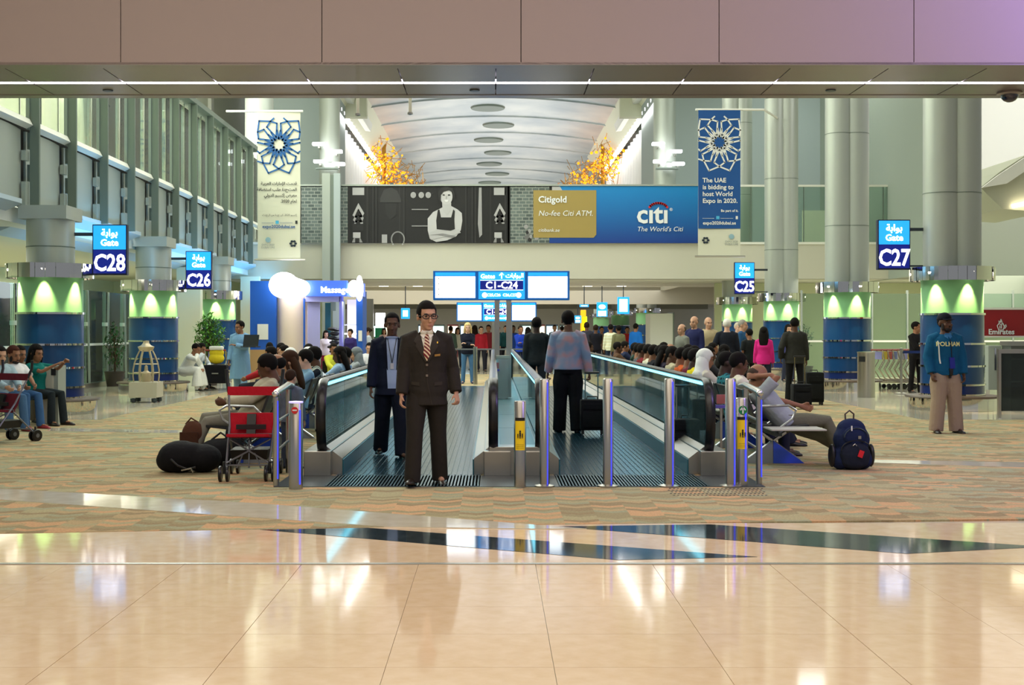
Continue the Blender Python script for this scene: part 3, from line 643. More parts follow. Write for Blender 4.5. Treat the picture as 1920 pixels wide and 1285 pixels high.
for x0 in (655, 920):
    rect(x0,350,x0+32,456,shade(12)); rect(x0-2,350,x0+1,456,shade(52),2); rect(x0+32,350,x0+36,456,shade(58),2); rect(x0+6,352,x0+28,366,shade(188),2)
    for z in (0,1,2): poly([(x0+6+z,404+z*9),(x0+17,381+z*10),(x0+28-z,400+z*9),(x0+24,408+z*9),(x0+12,409+z*9)], shade(186-z*14), 3); poly([(x0+11,405+z*9),(x0+17,393+z*9),(x0+22,404+z*9)], shade(20), 4)
    rect(x0+7,436,x0+21,446,shade(196),3); poly([(x0+5,455),(x0+9,445),(x0+20,445),(x0+25,455)], shade(150), 3); rect(x0+11,447,x0+19,455,shade(20),4); rect(x0+6,420,x0+26,433,shade(50),3)
for x in (698,704,748,756,872,884,890,946,952): rect(x,350,x+3,456,shade(62),2)
rect(710,352,758,456,shade(36)); poly([(713,372),(720,356),(734,352),(745,358),(752,374),(752,380),(713,380)], shade(92), 3); poly([(722,382),(744,382),(742,404),(732,412),(724,402)], shade(58), 3)
rect(716,440,726,456,shade(178),3)
ring = [A(746+12*math.cos(a), 449-14*math.sin(a)) for a in [PI*i/12 for i in range(-3,16)]]; b = B(); b.stroke(ring, 2.4*k, Y-.025, Y-.018); b.obj('print', shade(190), ad)
rect(772,361,812,364,shade(60),2)
for y in (392, 423): rect(772,y,803,y+2,shade(150),3)
for x in (775,790,803): b = B(); b.ell((*A(x,366)[:1], Y-.02, A(x,366)[1]), (.1,.004,.11), 8); b.obj('print', shade(170), ad)
poly([(898,352),(903,352),(904,440),(899,446),(896,420)], shade(168), 3)
# woman with apron and crossed arms
poly([(812,398),(826,391),(835,386),(845,386),(858,393),(866,400),(867,414),(864,432),(855,444),(838,451),(818,454),(806,448),(802,432),(802,410)], shade(205), 4)
poly([(821,394),(824,393),(827,408),(846,408),(850,393),(853,396),(852,412),(853,430),(845,433),(819,430),(818,414)], shade(28), 5)
poly([(804,437),(820,431),(846,434),(860,430),(864,437),(850,441),(826,446),(808,450)], shade(196), 6); poly([(806,441),(830,438),(855,443),(850,446),(820,441)], shade(140), 7)
poly([(829,380),(846,380),(846,394),(838,404),(830,394)], shade(198), 5)
b = B(); b.ell((A(837,369)[0], Y-.036, A(837,369)[1]), (.215,.004,.29), 20); b.obj('print', shade(208), ad)
poly([(822,372),(822,360),(828,352),(838,350),(848,353),(853,364),(852,376),(849,362),(842,357),(832,360),(827,366),(826,382)], shade(60), 8)
for x in (832,842): rect(x-2,365,x+2,367,shade(50),8)
poly([(833,375),(841,375),(839,379),(835,379)], shade(240), 8); rect(836,368,838,373,shade(170),8)
for i in range(10):
    x, y = 985+random.uniform(-8,25), 430+random.uniform(-6,22); b = B(); b.ell((A(x,y)[0], Y-.02, A(x,y)[1]), (.05+.06*random.random(),.003,.08), 6); b.obj('print', shade(random.choice((60,120,170))), ad)
# blue half with gradient print
mb = mat('blue_gradient_print', (0,90,170), .5); n, l, bb = nodes(mb); tc = n.new('ShaderNodeTexCoord'); sp = n.new('ShaderNodeSeparateXYZ'); l.new(tc.outputs['Generated'], sp.inputs[0]); cr = n.new('ShaderNodeValToRGB')
cr.color_ramp.elements[0].color = (*lin((0,52,134)),1); cr.color_ramp.elements[1].color = (*lin((0,128,196)),1); l.new(sp.outputs[2], cr.inputs[0]); l.new(cr.outputs[0], bb.inputs['Base Color'])
poly([(1030,456),(1030,410),(1048,349),(1312,349),(1312,456)], mb, 1)
poly([(1035,350),(1050,350),(1056,360),(1056,366),(1035,366)], shade(205), 1.5)
M['goldp'] = mat('gold_print', (156,136,72), .5)
poly([(1000,357),(1118,357),(1118,440),(1113,446),(1000,446)], M['goldp'], 3, 'gold_box')
wt = mat('white_print', (226,230,230), .6)
def T(s, px, py, size, m=wt, al='LEFT', sh=0, bold=.0, n_='lettering'): 
    p = A(px,py); return text(s, size*k*1.35, m, n_, ad, (p[0], Y-.045, p[1]), align=al, shear=sh, bold=bold, ext=.002)
T('Citigold', 1009, 380, 12.5, bold=.012); T('No-fee Citi ATM.', 1009, 405, 10.6, sh=.2); T('citibank.ae', 1009, 435, 7, sh=.2)
T('c\u0131t\u0131', 1193, 418, 37, bold=.035); T("The World's Citi", 1194, 434, 9.2, sh=.2)
arcp = [A(1234+18*math.cos(a), 394-13*math.sin(a)) for a in [PI*(.12+.76*i/10) for i in range(11)]]; b = B(); b.stroke(arcp, 4*k, Y-.045, Y-.038); b.obj('red_arc', mat('red_print', (206,36,40), .5), ad)
T('\u00ae', 1255, 396, 6)
B().bx(XX(563,Y), XX(1312,Y), Y-.05, Y+.1, ZZ(349,Y), ZZ(346,Y)).obj('top_rail', 'panelgrey', ad)
# ================================================================ GOLDEN LIGHT TREES in the far hall
gm = mat('glowing_gold_bead', (255,170,30), .25, .6, emit=1.5, ecol=(255,150,20)); gm2 = mat('gold_wire', (200,150,60), .25, 1)
for s, lab in ((-1, 'golden glittering light tree hanging at the white banner side of the vault'), (1, 'golden glittering light tree hanging at the blue banner side of the vault')):
    t = thing('golden_light_tree', lab, 'chandelier', (s*6.0, 76, 9)); rnd = random.Random(3 if s > 0 else 5)
    bw, bs, be = B(), B(), []
    for i in range(420):
        u = rnd.random(); y = 70+u*12; x = s*(6.9-u*1.8)+rnd.gauss(0,.45); z = 11.5-1.6*u+rnd.gauss(0,.6)
        q = bmesh.ops.create_icosphere(bs.bm, subdivisions=1, radius=rnd.uniform(.03,.10)); bmesh.ops.translate(bs.bm, verts=q['verts'], vec=(x,y,z))
        d = Vector((rnd.gauss(0,.35),rnd.gauss(0,.3),rnd.gauss(0,.35)))
        bw.tube([(x,y,z), Vector((x,y,z))+d], .02, 3)
    for i in range(120):
        u = rnd.random(); x = s*(5.2)+rnd.gauss(0,.5); z = 10.6+rnd.gauss(0,.8); d = Vector((rnd.gauss(0,.3),0,rnd.gauss(0,.4))); bw.tube([(x,80,z), Vector((x,80,z))+d], .022, 3)
    bs.obj('beads', gm, t)['kind'] = 'stuff'; bw.obj('wires', gm2, t)['kind'] = 'stuff'
    B().tube([(s*6.6,74,9),(s*6.6,74,12.9)], .12).obj('trunk', gm2, t)
for s in (-1, 1):
    for i in range(26):
        y = 54.5+i*1.05; o = B(); o.ell((s*7.1, y, 11.72), (.13,.13,.15), 8)
        tag(o.obj('crystal_lamp', 'lampwhite', smooth=True), 'small round white crystal lamp in the string under the cornice at the %s banner side' % ('white' if s < 0 else 'blue'), 'lamp', 'crystal lamps under the %s cornice' % ('white banner' if s < 0 else 'blue banner'))
# ================================================================ MOVING WALKWAYS
Y0, Y1 = 11.75, 32.5
WK = [(-1.62, -.13), (.63, 2.08)]
M['belt'] = mat('grooved_dark_metal_tread', (34,82,100), .22, .85); M['comb'] = mat('ribbed_steel_plate', (64,96,108), .3, .8)  # teal in the belt colour stands in for reflected balustrade light
M['skirt'] = mat('teal_lit_steel_skirting', (62,120,136), .3, .7)  # steel tinted teal to imitate the cyan light along the walkway
pb = B(); pb.bx(0, 1, 0, .395, -.03, -.006)
for i in range(26): pb.bx(i/26+.008, i/26+.024, 0, .395, -.006, 0)
pme = pb.mesh('pallet'); pme.materials.append(M['belt'])
cb_ = B(); cb_.bx(0, 1, 0, .9, -.03, -.004)
for i in range(46): cb_.bx(i/46+.004, i/46+.015, 0, .9, -.004, .0)
cme = cb_.mesh('floor_plate'); cme.materials.append(M['comb'])
def balustrade(t, x, sgn, name):       # sgn = side of the belt (+1 belt on +x)
    B().bx(x-.18 if sgn > 0 else x-.1, x+.1 if sgn > 0 else x+.18, 12.6, Y1, 0, .26, .01).obj('base_box', 'steel', t)
    B().loft([[(x+sgn*.03, y, .30), (x+sgn*.2, y, .17), (x+sgn*.2, y, .0), (x+sgn*.03, y, .0)] for y in (12.75, Y1)]).obj('inner_deck', 'steel', t)
    B().bx(x+sgn*.202, x+sgn*.215, 12.75, Y1, 0, .16).obj('skirt_panel', 'skirt', t)
    y = 12.75
    while y < Y1-.6: B().bx(x-.006, x+.006, y+.006, y+1.75, .27, .93).obj('glass_panel', 'glass_teal', t); y += 1.76
    # rubber handrail running round the newel
    pts = [(x, Y1-.3, .98), (x, 13.0, .98)]
    for i in range(11):
        a = PI/2+PI*i/10; pts.append((x, 12.86+.30*math.cos(a), .60+.38*math.sin(a)))
    pts = pts[:2]+[(x, 12.86+.28*math.cos(a), .585+.395*math.sin(a)) for a in [PI/2+PI*i/12 for i in range(13)]]+[(x, 13.0, .2)]
    B().tube(pts, [(.028,.052)]*len(pts), 10, side=(0,0,1)).obj('handrail', 'rubber', t, smooth=True)
    B().bx(x-.034, x+.034, 12.95, Y1-.3, .925, .95).obj('handrail_light_strip', 'cyanled', t)
    B().tube([(x, 12.93, .93)]+[(x, 12.9+.22*math.cos(a), .585+.34*math.sin(a)) for a in [PI/2+PI*i/8 for i in range(9)]]+[(x, 12.93, .24)], .014, 6).obj('newel_trim', 'chrome', t, smooth=True)
    B().prism([(12.75,.27),(12.75,.9),(12.85,.9)]+[(12.9+.2*math.cos(a), .585+.32*math.sin(a)) for a in [PI/2+PI*i/8 for i in range(9)]]+[(12.85,.27)], x-.006, x+.006, 'x').obj('newel_glass', 'glass_teal', t)
    B().bx(x-.05, x+.05, Y1-.3, Y1, 0, 1.0, .03).obj('far_newel', 'rubber', t)
for idx, (a, b_) in enumerate(WK):
    lab = ('moving walkway the suited man is stepping off, glass balustrades' if idx == 0 else 'moving walkway carrying the man with rolling bag away, glass balustrades')
    t = thing('moving_walkway', lab, 'walkway', ((a+b_)/2, Y0, 0)); w = b_-a
    o = link('floor_plate', cme, None, t); o.location = (a-(a+b_)/2, 0, .012); o.scale = (w, 1, 1)
    y = 12.66; i = 0
    while y < Y1-.4:
        o = link('pallet', pme, None, t); o.location = (a-(a+b_)/2, y-Y0, .012); o.scale = (w, 1, 1); y += .4
    o = link('floor_plate', cme, None, t); o.location = (a-(a+b_)/2, Y1-.4-Y0, .014); o.scale = (w, 1, 1)
    balustrade(t, a-.15, 1, 'l'); balustrade(t, b_+.15 if idx else b_+.13, -1, 'r')
cp = thing('steel_plinth', 'low steel plinth filling the gap between the two walkways', 'plinth', (.25, 12.7, 0))
for i in range(2): B().bx(-.04+.29*i, .245+.29*i, 12.64, 12.9, 0, .3, .005).obj('end_panel', 'steel', cp)
for i in range(8): B().bx(.07, .45, 12.92+2.4*i, 15.3+2.4*i, 0, .285).obj('deck_panel', mat('teal_grey_deck', (96,122,126), .35, .3), cp)
for px0, px1, lab in ((480,636,'x'),):
    pass
B().bx(-2.1, 2.6, Y0-.03, 12.62, -.01, .008).obj('threshold_plate', 'darksteel', None)['kind'] = 'structure'
# far end barrier
t = thing('end_barrier', 'low steel and glass barrier at the far end of the moving walkways', 'barrier', (0, 34, 0))
for x in (-1.9, -.5, .9, 2.3): B().tube([(x,34,0),(x,34,1.05)], .06, 12).obj('post', 'steel', t)
B().bx(-1.9, 2.3, 33.98, 34.02, .96, 1.0).obj('rail', 'steel', t)
# ================================================================ BOLLARDS
def bollard(px, ytop, Y, r, lab, led=True, flange=True):
    x = XX(px,Y); h = ZZ(ytop,Y); t = thing('bollard', lab, 'bollard', (x, Y, 0))
    b = B(); b.lathe([(r,0),(r,h-.01),(r-.008,h),(0,h)], n=24); b.obj('tube', 'steel', t, world=False, smooth=True)
    if flange: b = B(); b.lathe([(r*2,0),(r*2,.018),(r,.03)], n=24); b.obj('flange', 'steel', t, world=False, smooth=True)
    if led: B().box((r*.55, -r*.86, h/2), (.009,.012,h-.06), Matrix.Rotation(.57,3,'Z')).obj('blue_light_strip', 'bluled', t, world=False)
    return t
bollard(1021, 711, 11.75, .048, 'slim steel bollard with blue light strip at the central plinth')
bollard(1140, 710, 11.75, .05, 'slim steel bollard with blue light strip next to the rolling bag')
bollard(1255, 710, 11.75, .05, 'slim steel bollard with blue light strip before the black case on the walkway')
bollard(1370, 710, 11.75, .052, 'slim steel bollard with blue light strip touching the yellow labelled post')
def notice(t, r, z0, z1, pict=True):
    Yl = mat('yellow_notice', (250,214,20), .5); ib = mat('notice_ink', (20,20,20), .6)
    b = B(); b.lathe([(r+.002,z0),(r+.002,z1)], n=8, a0=-PI/2-.85, a1=-PI/2+.85); b.obj('yellow_notice', Yl, t, world=False)
    b = B(); b.lathe([(r+.003,z1),(r+.003,z1+.03)], n=8, a0=-PI/2-.85, a1=-PI/2+.85); b.obj('notice_header', ib, t, world=False)
    h = z1-z0
    for dx, s in ((.0,1.0),(-.022,.55),(.022,.6)):
        z = z0+h*.42; b = B(); b.ell((dx,-r-.006,z+.062*s),(.007*s+.002,.003,.008*s+.002),8); b.box((dx,-r-.005,z+.034*s),(.016*s,.004,.035*s)); b.box((dx-.004*s,-r-.005,z+.008*s),(.005*s,.004,.026*s)); b.box((dx+.005*s,-r-.005,z+.008*s),(.005*s,.004,.026*s)); b.obj('pictogram', ib, t, world=False)
    for q in range(3): b = B(); b.lathe([(r+.003,z0+.02+q*.016),(r+.003,z0+.023+q*.016)], n=6, a0=-PI/2-.6, a1=-PI/2+.6); b.obj('small_print', mat('notice_grey', (150,130,30), .6), t, world=False)
t = bollard(975, 752, 11.72, .058, 'wide steel post with yellow family notice in front of the central plinth', False, False); notice(t, .058, .36, .64)
t = bollard(1390, 746, 11.85, .062, 'wide steel post with green arrow and yellow family notice', False, False); notice(t, .062, .36, .64)
b = B(); b.lathe([(0,0),(.042,0),(.042,.004),(0,.004)], n=24); b.bm.transform(Matrix.Translation((0,-.069,.735)) @ Matrix.Rotation(PI/2,4,'X')); b.obj('green_disc', mat('green_sticker', (10,130,70), .5), t, world=False)
b = B(); b.stroke([(0,.705),(0,.762)], .012, -.078, -.074); b.stroke([(-.022,.738),(0,.765),(.022,.738)], .012, -.078, -.074); b.obj('arrow', wt, t, world=False)
B().box((.03,-.058,.4),(.012,.012,.7), Matrix.Rotation(.5,3,'Z')).obj('blue_light_strip', 'bluled', t, world=False)
t = bollard(555, 753, 11.6, .066, 'wide steel post with red no entry disc beside the pushchair', False, False)
b = B(); b.lathe([(0,0),(.032,0),(.032,.004),(0,.004)], n=24); b.bm.transform(Matrix.Translation((0,-.072,.75)) @ Matrix.Rotation(PI/2,4,'X')); b.obj('red_disc', mat('red_sticker', (200,24,30), .5), t, world=False)
B().box((0,-.078,.75),(.042,.003,.012)).obj('white_bar', wt, t, world=False)
b = B(); b.lathe([(.067,.815),(.067,.83),(0,.835)], n=24); b.obj('lit_cap', mat('pale_violet_cap', (200,190,255), .4, emit=.8, ecol=(190,180,255)), t, world=False)
B().box((.045,-.052,.4),(.012,.012,.7), Matrix.Rotation(.8,3,'Z')).obj('blue_light_strip', 'bluled', t, world=False)
# guard rails outside the newels
def guard(pp, lab):
    t = thing('guard_rail', lab, 'railing', (pp[0][0], pp[0][1], 0))
    for x, y in pp:
        B().tube([(x,y,0),(x,y,.88)], .03, 12).obj('post', 'steel', t, smooth=True)
    (x0,y0),(x1,y1) = pp
    d = (Vector((x1-x0,y1-y0,0))).normalized()
    e = Vector((x0,y0,.89))-d*.05; f = Vector((x1,y1,.9))+d*.35
    B().tube([e, (x0,y0,.9), (x1,y1,.93), f], .032, 12).obj('top_rail', 'steel', t, smooth=True)
    b = B(); b.ell(e, .036, 10); b.obj('end_cap', 'chrome', t, smooth=True)
    for z in (.34, .62): B().tube([(x0,y0,z),(x1,y1,z)], .014, 8).obj('cross_rail', 'steel', t, smooth=True)
    B().box((x0+.02, y0-.028, .45), (.01,.01,.75)).obj('blue_light_strip', 'bluled', t)
guard([(XX(518,11.8),11.8),(XX(541,12.9),12.9)], 'curved steel guard rail beside the no entry post and pushchair')
guard([(XX(1423,11.95),11.95),(XX(1397,12.9),12.9)], 'curved steel guard rail next to the bench with the sleeping man')
# studs on the carpet
st = B()
for j in range(6):
    for i in range(24):
        x0, y0 = G(1250+i*7.5+(j % 2)*4+j*2, 914+j*3.2); st.lathe([(.012,.003),(.008,.008),(0,.009)], (x0,y0,0), 6)
o = st.obj('tactile_studs', mat('dark_stud', (60,52,44), .5)); o['label'] = 'oval patch of small dark studs on the carpet in front of the walkway'; o['category'] = 'floor studs'; o['kind'] = 'stuff'
# ================================================================ MASSAGE KIOSK
Y = 38.0
kk = thing('massage_kiosk', 'blue and cream massage kiosk with lit lettering behind the seated crowd', 'kiosk', W(585, 700, Y))
KB = mat('kiosk_blue', (14,84,180), .5); KL = mat('kiosk_lilac', (176,176,226), .6); KP = mat('kiosk_peach', (226,206,188), .6)
def kb(x0,x1,y0,y1,d0,d1,n,m,lit=0): return B().bx(XX(x0,Y),XX(x1,Y),Y+d0,Y+d1,ZZ(y1,Y) if y1 < 800 else 0,ZZ(y0,Y)).obj(n,m,kk)
kb(469,517,527,656,0,.3,'blue_wall',KB); kb(469,517,656,900,0,.3,'timber_base',mat('tan_timber',(176,140,90),.6))
b = B(); b.lathe([(.48,0),(.48,ZZ(530,Y))], (XX(545,Y), Y+.5, 0), 24); b.obj('round_column', KP, kk, smooth=True)
kb(569,572,560,900,-.05,.05,'door_jamb',KB); kb(574,597,566,900,.3,.35,'door_panel',KL); kb(597,608,566,900,1.5,1.6,'dark_opening',mat('dark_teal_glass',(30,80,90),.2))
kb(572,637,556,566,0,.4,'door_head',KL); kb(636,641,556,900,0,.4,'side_jamb',mat('kiosk_violet',(120,120,210),.5))
kb(608,632,560,900,2,2.1,'rear_wall','greyblue'); kb(612,620,563,582,1.2,1.3,'monitor_back','fin')
kb(641,668,560,900,1.4,1.5,'display_wall',mat('kiosk_pink_white',(230,220,240),.5,emit=.25,ecol=(235,225,250)))
for y in (608,625,642,660): kb(640,666,y,y+2.5,.8,1.4,'shelf','lampwhite' if y == 625 else 'white')
kb(668,680,545,680,0,1.2,'blue_pier',KB); kb(672,679,620,640,-.02,0,'notice','white'); kb(483,503,608,637,-.03,0,'notice','white')
kb(574,652,527,556,-.25,.1,'fascia_sign',mat('lit_kiosk_fascia',(60,100,220),.4,emit=.5,ecol=(70,110,240)))
kb(652,681,531,556,-.1,.6,'fascia_return',mat('lit_kiosk_return',(100,130,235),.4,emit=.6,ecol=(110,140,245)))
p = W(628, 549, Y-.27); text('Massage', .27, 'signwhite', 'lettering', kk, p, bold=.012)
b = B(); vv = b.ell(W(532,535,Y-.5), (.46,.2,.40), 20); b.ell(W(556,541,Y-.5), (.42,.2,.30), 20); b.ell(W(543,539,Y-.5), (.45,.2,.34), 20); b.obj('cloud_lamp', 'lampwhite', kk, smooth=True)
b = B(); b.ell(W(674,541,Y-.3), (.12,.12,.40), 14); b.ell(W(663,541,Y-.3), (.18,.12,.26), 14); b.obj('bubble_lamp', 'lampwhite', kk, smooth=True)
for i in range(6):
    b = B(); b.ell(W(623+(i % 2)*4, 617+i*8.5, Y+.6), (.17,.1,.06), 10); b.ell(W(631-(i % 2)*3, 619+i*8.5, Y+.6), (.13,.1,.05), 10); b.obj('display_cushion', 'black', kk, smooth=True)
area('kiosk_lamp', (XX(650,Y), Y+.4, 2.4), .8, .8, 25, (.85,.85,1))
# white booth, far clutter signs
t = thing('white_booth', 'plain pale grey box booth in front of the distant columns', 'booth', (XX(1240,46), 46, 0))
B().bx(XX(1219,46), XX(1262,46), 46, 47.4, 0, ZZ(588,46), .02).obj('body', 'white', t); B().bx(XX(1262,46), XX(1264,46), 45.98, 47.4, 0, ZZ(586,46)).obj('edge', 'fin', t)
for px0, px1, py0, py1, Yf, m, lab in (
    (686,700,560,640,52,'steel','narrow steel totem past the kiosk pier'), (704,722,587,640,54,'screen','bright white lit poster panel with green foot behind the navy suited man')):
    t = thing('totem', lab, 'totem', (XX((px0+px1)/2,Yf), Yf, 0)); B().bx(XX(px0,Yf), XX(px1,Yf), Yf, Yf+.2, 0, ZZ(py0,Yf), .02).obj('panel', m, t)
    B().bx(XX(px0,Yf)-.01, XX(px1,Yf)+.01, Yf-.03, Yf+.22, 0, ZZ(615,Yf)).obj('foot', mat('green_foot',(10,120,80),.5) if m == 'screen' else 'panelgrey', t)
for i, (px, w) in enumerate([(705,16),(730,16),(795,22),(822,22),(849,20),(872,18),(985,22),(1012,20),(1035,22),(1060,20)]):
    Yf = 70; t = thing('shop_display', 'bright lit shop display panel far down the concourse', 'display', (XX(px,Yf), Yf, 0), 0, 'lit shop displays far down the concourse')
    B().bx(XX(px-w/2+1,Yf), XX(px+w/2-1,Yf), Yf, Yf+.1, 1.15, 1.75).obj('lit_panel', mat('lit_display_%d' % (i % 3), [(220,255,250),(250,240,210),(200,240,255)][i % 3], .4, emit=1.6), t)
    B().bx(XX(px-w/2,Yf), XX(px+w/2,Yf), Yf+.05, Yf+.5, 0, 1.85).obj('unit', mat('dark_shopfront_%d' % (i % 3), [(60,70,66),(90,30,36),(40,60,80)][i % 3], .5), t)
for px, py, c, lab in ((802,632,(170,190,30),'yellow-green flower display far behind the suited man'), (1094,600,(255,170,20),'tall orange lit totem far behind the walking man'), (1096,612,(190,220,40),'lime green lit stand beside the orange totem')):
    Yf = 62; t = thing('far_display', lab, 'display', (XX(px,Yf), Yf, 0)); w = 14 if c[0] == 170 else 5
    b = B(); z = ZZ(py,Yf)
    if w == 14:
        for q in range(24): b.ell((XX(px+random.uniform(-12,12),Yf), Yf, z+random.uniform(-.35,.3)), (.13,.13,.1), 6)
        b.obj('flowers', mat('lime_flowers', c, .5, emit=.3), t); B().bx(XX(px-14,Yf), XX(px+14,Yf), Yf, Yf+.5, 0, z-.3).obj('stand', 'white', t)
    else:
        b.bx(XX(px-w,Yf), XX(px+w,Yf), Yf, Yf+.2, .4, z+.5, .03); b.obj('panel', mat('lit_totem_%d' % c[0], c, .5, emit=1.0), t); B().bx(XX(px-2,Yf), XX(px+2,Yf), Yf+.05, Yf+.15, 0, .5).obj('pole', 'steel', t)
# red airline counter
Y = 28
t = thing('airline_counter', 'grey service counter with red sign and white emblem by the blue column', 'counter', (XX(1890,Y), Y, 0))
B().bx(XX(1843,Y), XX(1990,Y), Y, Y+.2, ZZ(630,Y), ZZ(581,Y)).obj('red_sign', mat('dark_red_sign', (140,14,22), .4), t)
B().bx(XX(1843,Y), XX(1990,Y), Y-.02, Y+.22, ZZ(581,Y), ZZ(577,Y)).bx(XX(1843,Y), XX(1990,Y), Y-.02, Y+.22, ZZ(633,Y), ZZ(630,Y)).obj('sign_trim', 'white', t)
text('Emirates', .17, wt, 'lettering', t, (XX(1877,Y), Y-.02, ZZ(627,Y)), bold=.006)
b = B(); c = W(1877, 611, Y-.03); kx = Y/F
for pts in ([(-5,6),(-7,0),(-4,-4),(0,-2),(4,-4),(6,2),(4,8),(-3,8),(-5,6)], [(-3,-4),(-4,-9),(-1,-6),(0,-12),(2,-6),(2,-3)], [(-2,5),(-2,0)], [(1,5),(1,-1)], [(6,2),(9,-2),(10,1),(7,5)]):
    b.stroke([(c.x+x*kx, c.z-y*kx) for x, y in pts], 1.5*kx, Y-.03, Y-.022)
b.obj('emblem', wt, t)
B().bx(XX(1875,Y), XX(1990,Y), Y-.6, Y-.1, 0, ZZ(648,Y)).obj('counter_body', mat('dark_grey_counter', (84,88,86), .4), t); B().bx(XX(1873,Y), XX(1990,Y), Y-.66, Y-.05, ZZ(648,Y), ZZ(640,Y)).obj('counter_top', 'steel', t)
for z in (.35, .85): B().bx(XX(1875,Y), XX(1990,Y), Y-.63, Y-.6, z, z+.02).obj('trim_line', 'white', t)
B().bx(XX(1846,Y), XX(1871,Y), Y-.2, Y, 0.15, ZZ(648,Y), .02).obj('end_cabinet', 'panelgrey', t); B().bx(XX(1857,Y), XX(1860,Y), Y-.24, Y-.2, .6, 1.1).obj('handle', 'chrome', t)
t = thing('glass_barrier', 'grey smoked glass barrier panel in front of the service counter', 'barrier', (XX(1890,21), 21, 0))
B().bx(XX(1876,21), XX(1990,21), 21, 21.02, .12, ZZ(663,21)).obj('pane', glass('smoked_glass', (120,130,130), .2, .15), t); B().bx(XX(1876,21)-.04, XX(1876,21), 20.97, 21.05, 0, ZZ(655,21)).obj('post', 'steel', t); B().bx(XX(1876,21), XX(1990,21), 20.98, 21.04, ZZ(663,21), ZZ(655,21)).obj('rail', 'steel', t)
# litter bins
for px, Y, r, yt, lab in ((1624, 27.5, .19, 660, 'oval steel litter bin in front of the row of trolleys'), ):
    t = thing('litter_bin', lab, 'bin', (XX(px,Y), Y, 0)); h = ZZ(yt,Y)
    b = B(); b.lathe([(r,0),(r,h-.05),(r+.01,h),(0,h+.01)], n=28); b.obj('body', 'steel', t, world=False, smooth=True)
    B().box((-r*.7,-r*.72,h-.16),(.14,.02,.12), Matrix.Rotation(-.75,3,'Z')).obj('slot', 'black', t, world=False)
Y = 19.6; t = thing('litter_bin', 'pale square litter bin between teal girl and the near blue column', 'bin', (XX(95,Y), Y, 0))
B().bx(XX(70,Y), XX(100,Y), Y, Y+.4, 0, ZZ(688,Y), .02).obj('body', mat('pale_grey_bin', (190,186,172), .5), t); B().bx(XX(96,Y), XX(104,Y), Y-.01, Y+.02, ZZ(704,Y), ZZ(692,Y)).obj('slot', 'black', t)
B().bx(XX(100,Y), XX(108,Y), Y+.02, Y+.38, 0, ZZ(686,Y)).obj('side_panel', 'panelgrey', t)
# lantern-shaped stand
Y = 25.6; x = XX(274,Y); t = thing('lantern_stand', 'brass coloured cage lantern on a square plinth in front of the blue column', 'lantern', (x, Y, 0))
kx = Y/F; br_m = mat('pale_brass', (196,180,150), .35, .5)
B().box((0,0,.27),(.58,.5,.32), bev=.01).obj('plinth', mat('beige_plinth', (186,180,160), .5), t, world=False)
for s in (-1,1):
    for q in (-1,1): b = B(); b.lathe([(0,0),(.06,.02),(.06,.09),(0,.1)], (s*.22,q*.18,0), 10); b.obj('foot', 'darksteel', t, world=False)
for i in range(6):
    a = PI/3*i+.3; pr = [(.25,.43),(.265,.55),(.262,.68),(.235,.82),(.19,.95),(.13,1.08)]
    B().tube([(r*math.cos(a), r*math.sin(a)*.9, z) for r, z in pr], .016, 6).obj('rib', br_m, t, world=False, smooth=True)
for r, z in ((.262,.62),(.24,.80)): B().tube([(r*math.cos(q*PI/9), r*.9*math.sin(q*PI/9), z) for q in range(18)], .009, 5, closed=True).obj('hoop', br_m, t, world=False, smooth=True)
b = B(); b.lathe([(.08,1.06),(.14,1.09),(.17,1.16),(.1,1.19),(.06,1.24),(.06,1.28),(0,1.29)], n=20); b.obj('crown', br_m, t, world=False, smooth=True)
b = B(); b.lathe([(0,.43),(.09,.43),(.11,.5),(.09,.62),(.04,.66),(.03,.76),(0,.78)], n=14); b.obj('inner_pot', br_m, t, world=False, smooth=True)
# trolleys in a row
def trolley():
    t = thing('luggage_trolley', 'steel luggage trolley nested in the long row behind the round bin', 'trolley', (0,0,0), 0, 'nested luggage trolleys')
    f = mat('trolley_steel', (186,178,160), .25, .9)
    for s in (-.26,.26):
        B().tube([(s,0,1.0),(s,.06,.72),(s,-.08,.5),(s,.1,.25),(s,.55,.16)], .016, 6).obj('side_frame', f, t, world=False, smooth=True)
    B().tube([(-.26,0,1.0),(.26,0,1.0)], .022, 8).obj('handle', mat('trolley_red_handle', (150,50,40), .5), t, world=False)
    B().box((0,.03,.86),(.38,.01,.2)).obj('advert_plate', mat('trolley_plate', (150,150,200), .5), t, world=False)
    B().box((0,.45,.17),(.5,.7,.03)).obj('deck', f, t, world=False)
    for s in (-.25,.25): b = B(); b.lathe([(0,0),(.06,.0),(.06,.04),(0,.04)], n=12); b.bm.transform(Matrix.Translation((s,.2,.06)) @ Matrix.Rotation(PI/2,4,'Y')); b.obj('wheel', 'black', t, world=False)
    return t
tr = trolley(); kidmap(tr); plates = [mat('plate_%d' % i, c, .5) for i, c in enumerate([(150,150,205),(220,200,60),(180,90,90),(120,140,190),(225,225,215)])]
for i in range(16):
    o = tr if i == 0 else dup(tr, (0,0,0), 0)
    px = 1644+i*9.5+(9 if i > 8 else 0); Y = 31.5+.05*i; o.location = (XX(px,Y), Y, 0); o.rotation_euler = (0,0,-PI/2+.25)
    for ch in [c for c in C.objects if c.parent == o and c.name.startswith('advert_plate')]:
        if ch.data.users > 1: ch.data = ch.data.copy()
        ch.data.materials[0] = plates[i % 5]
t = thing('queue_barrier', 'grey retractable barrier post with blue belt beside the trolleys', 'barrier', (XX(1690,29), 29, 0))
b = B(); b.lathe([(.17,0),(.17,.02),(.03,.04),(.03,1.0),(.04,1.0),(.04,1.08),(0,1.09)], n=18); b.obj('post', 'steel', t, world=False, smooth=True)
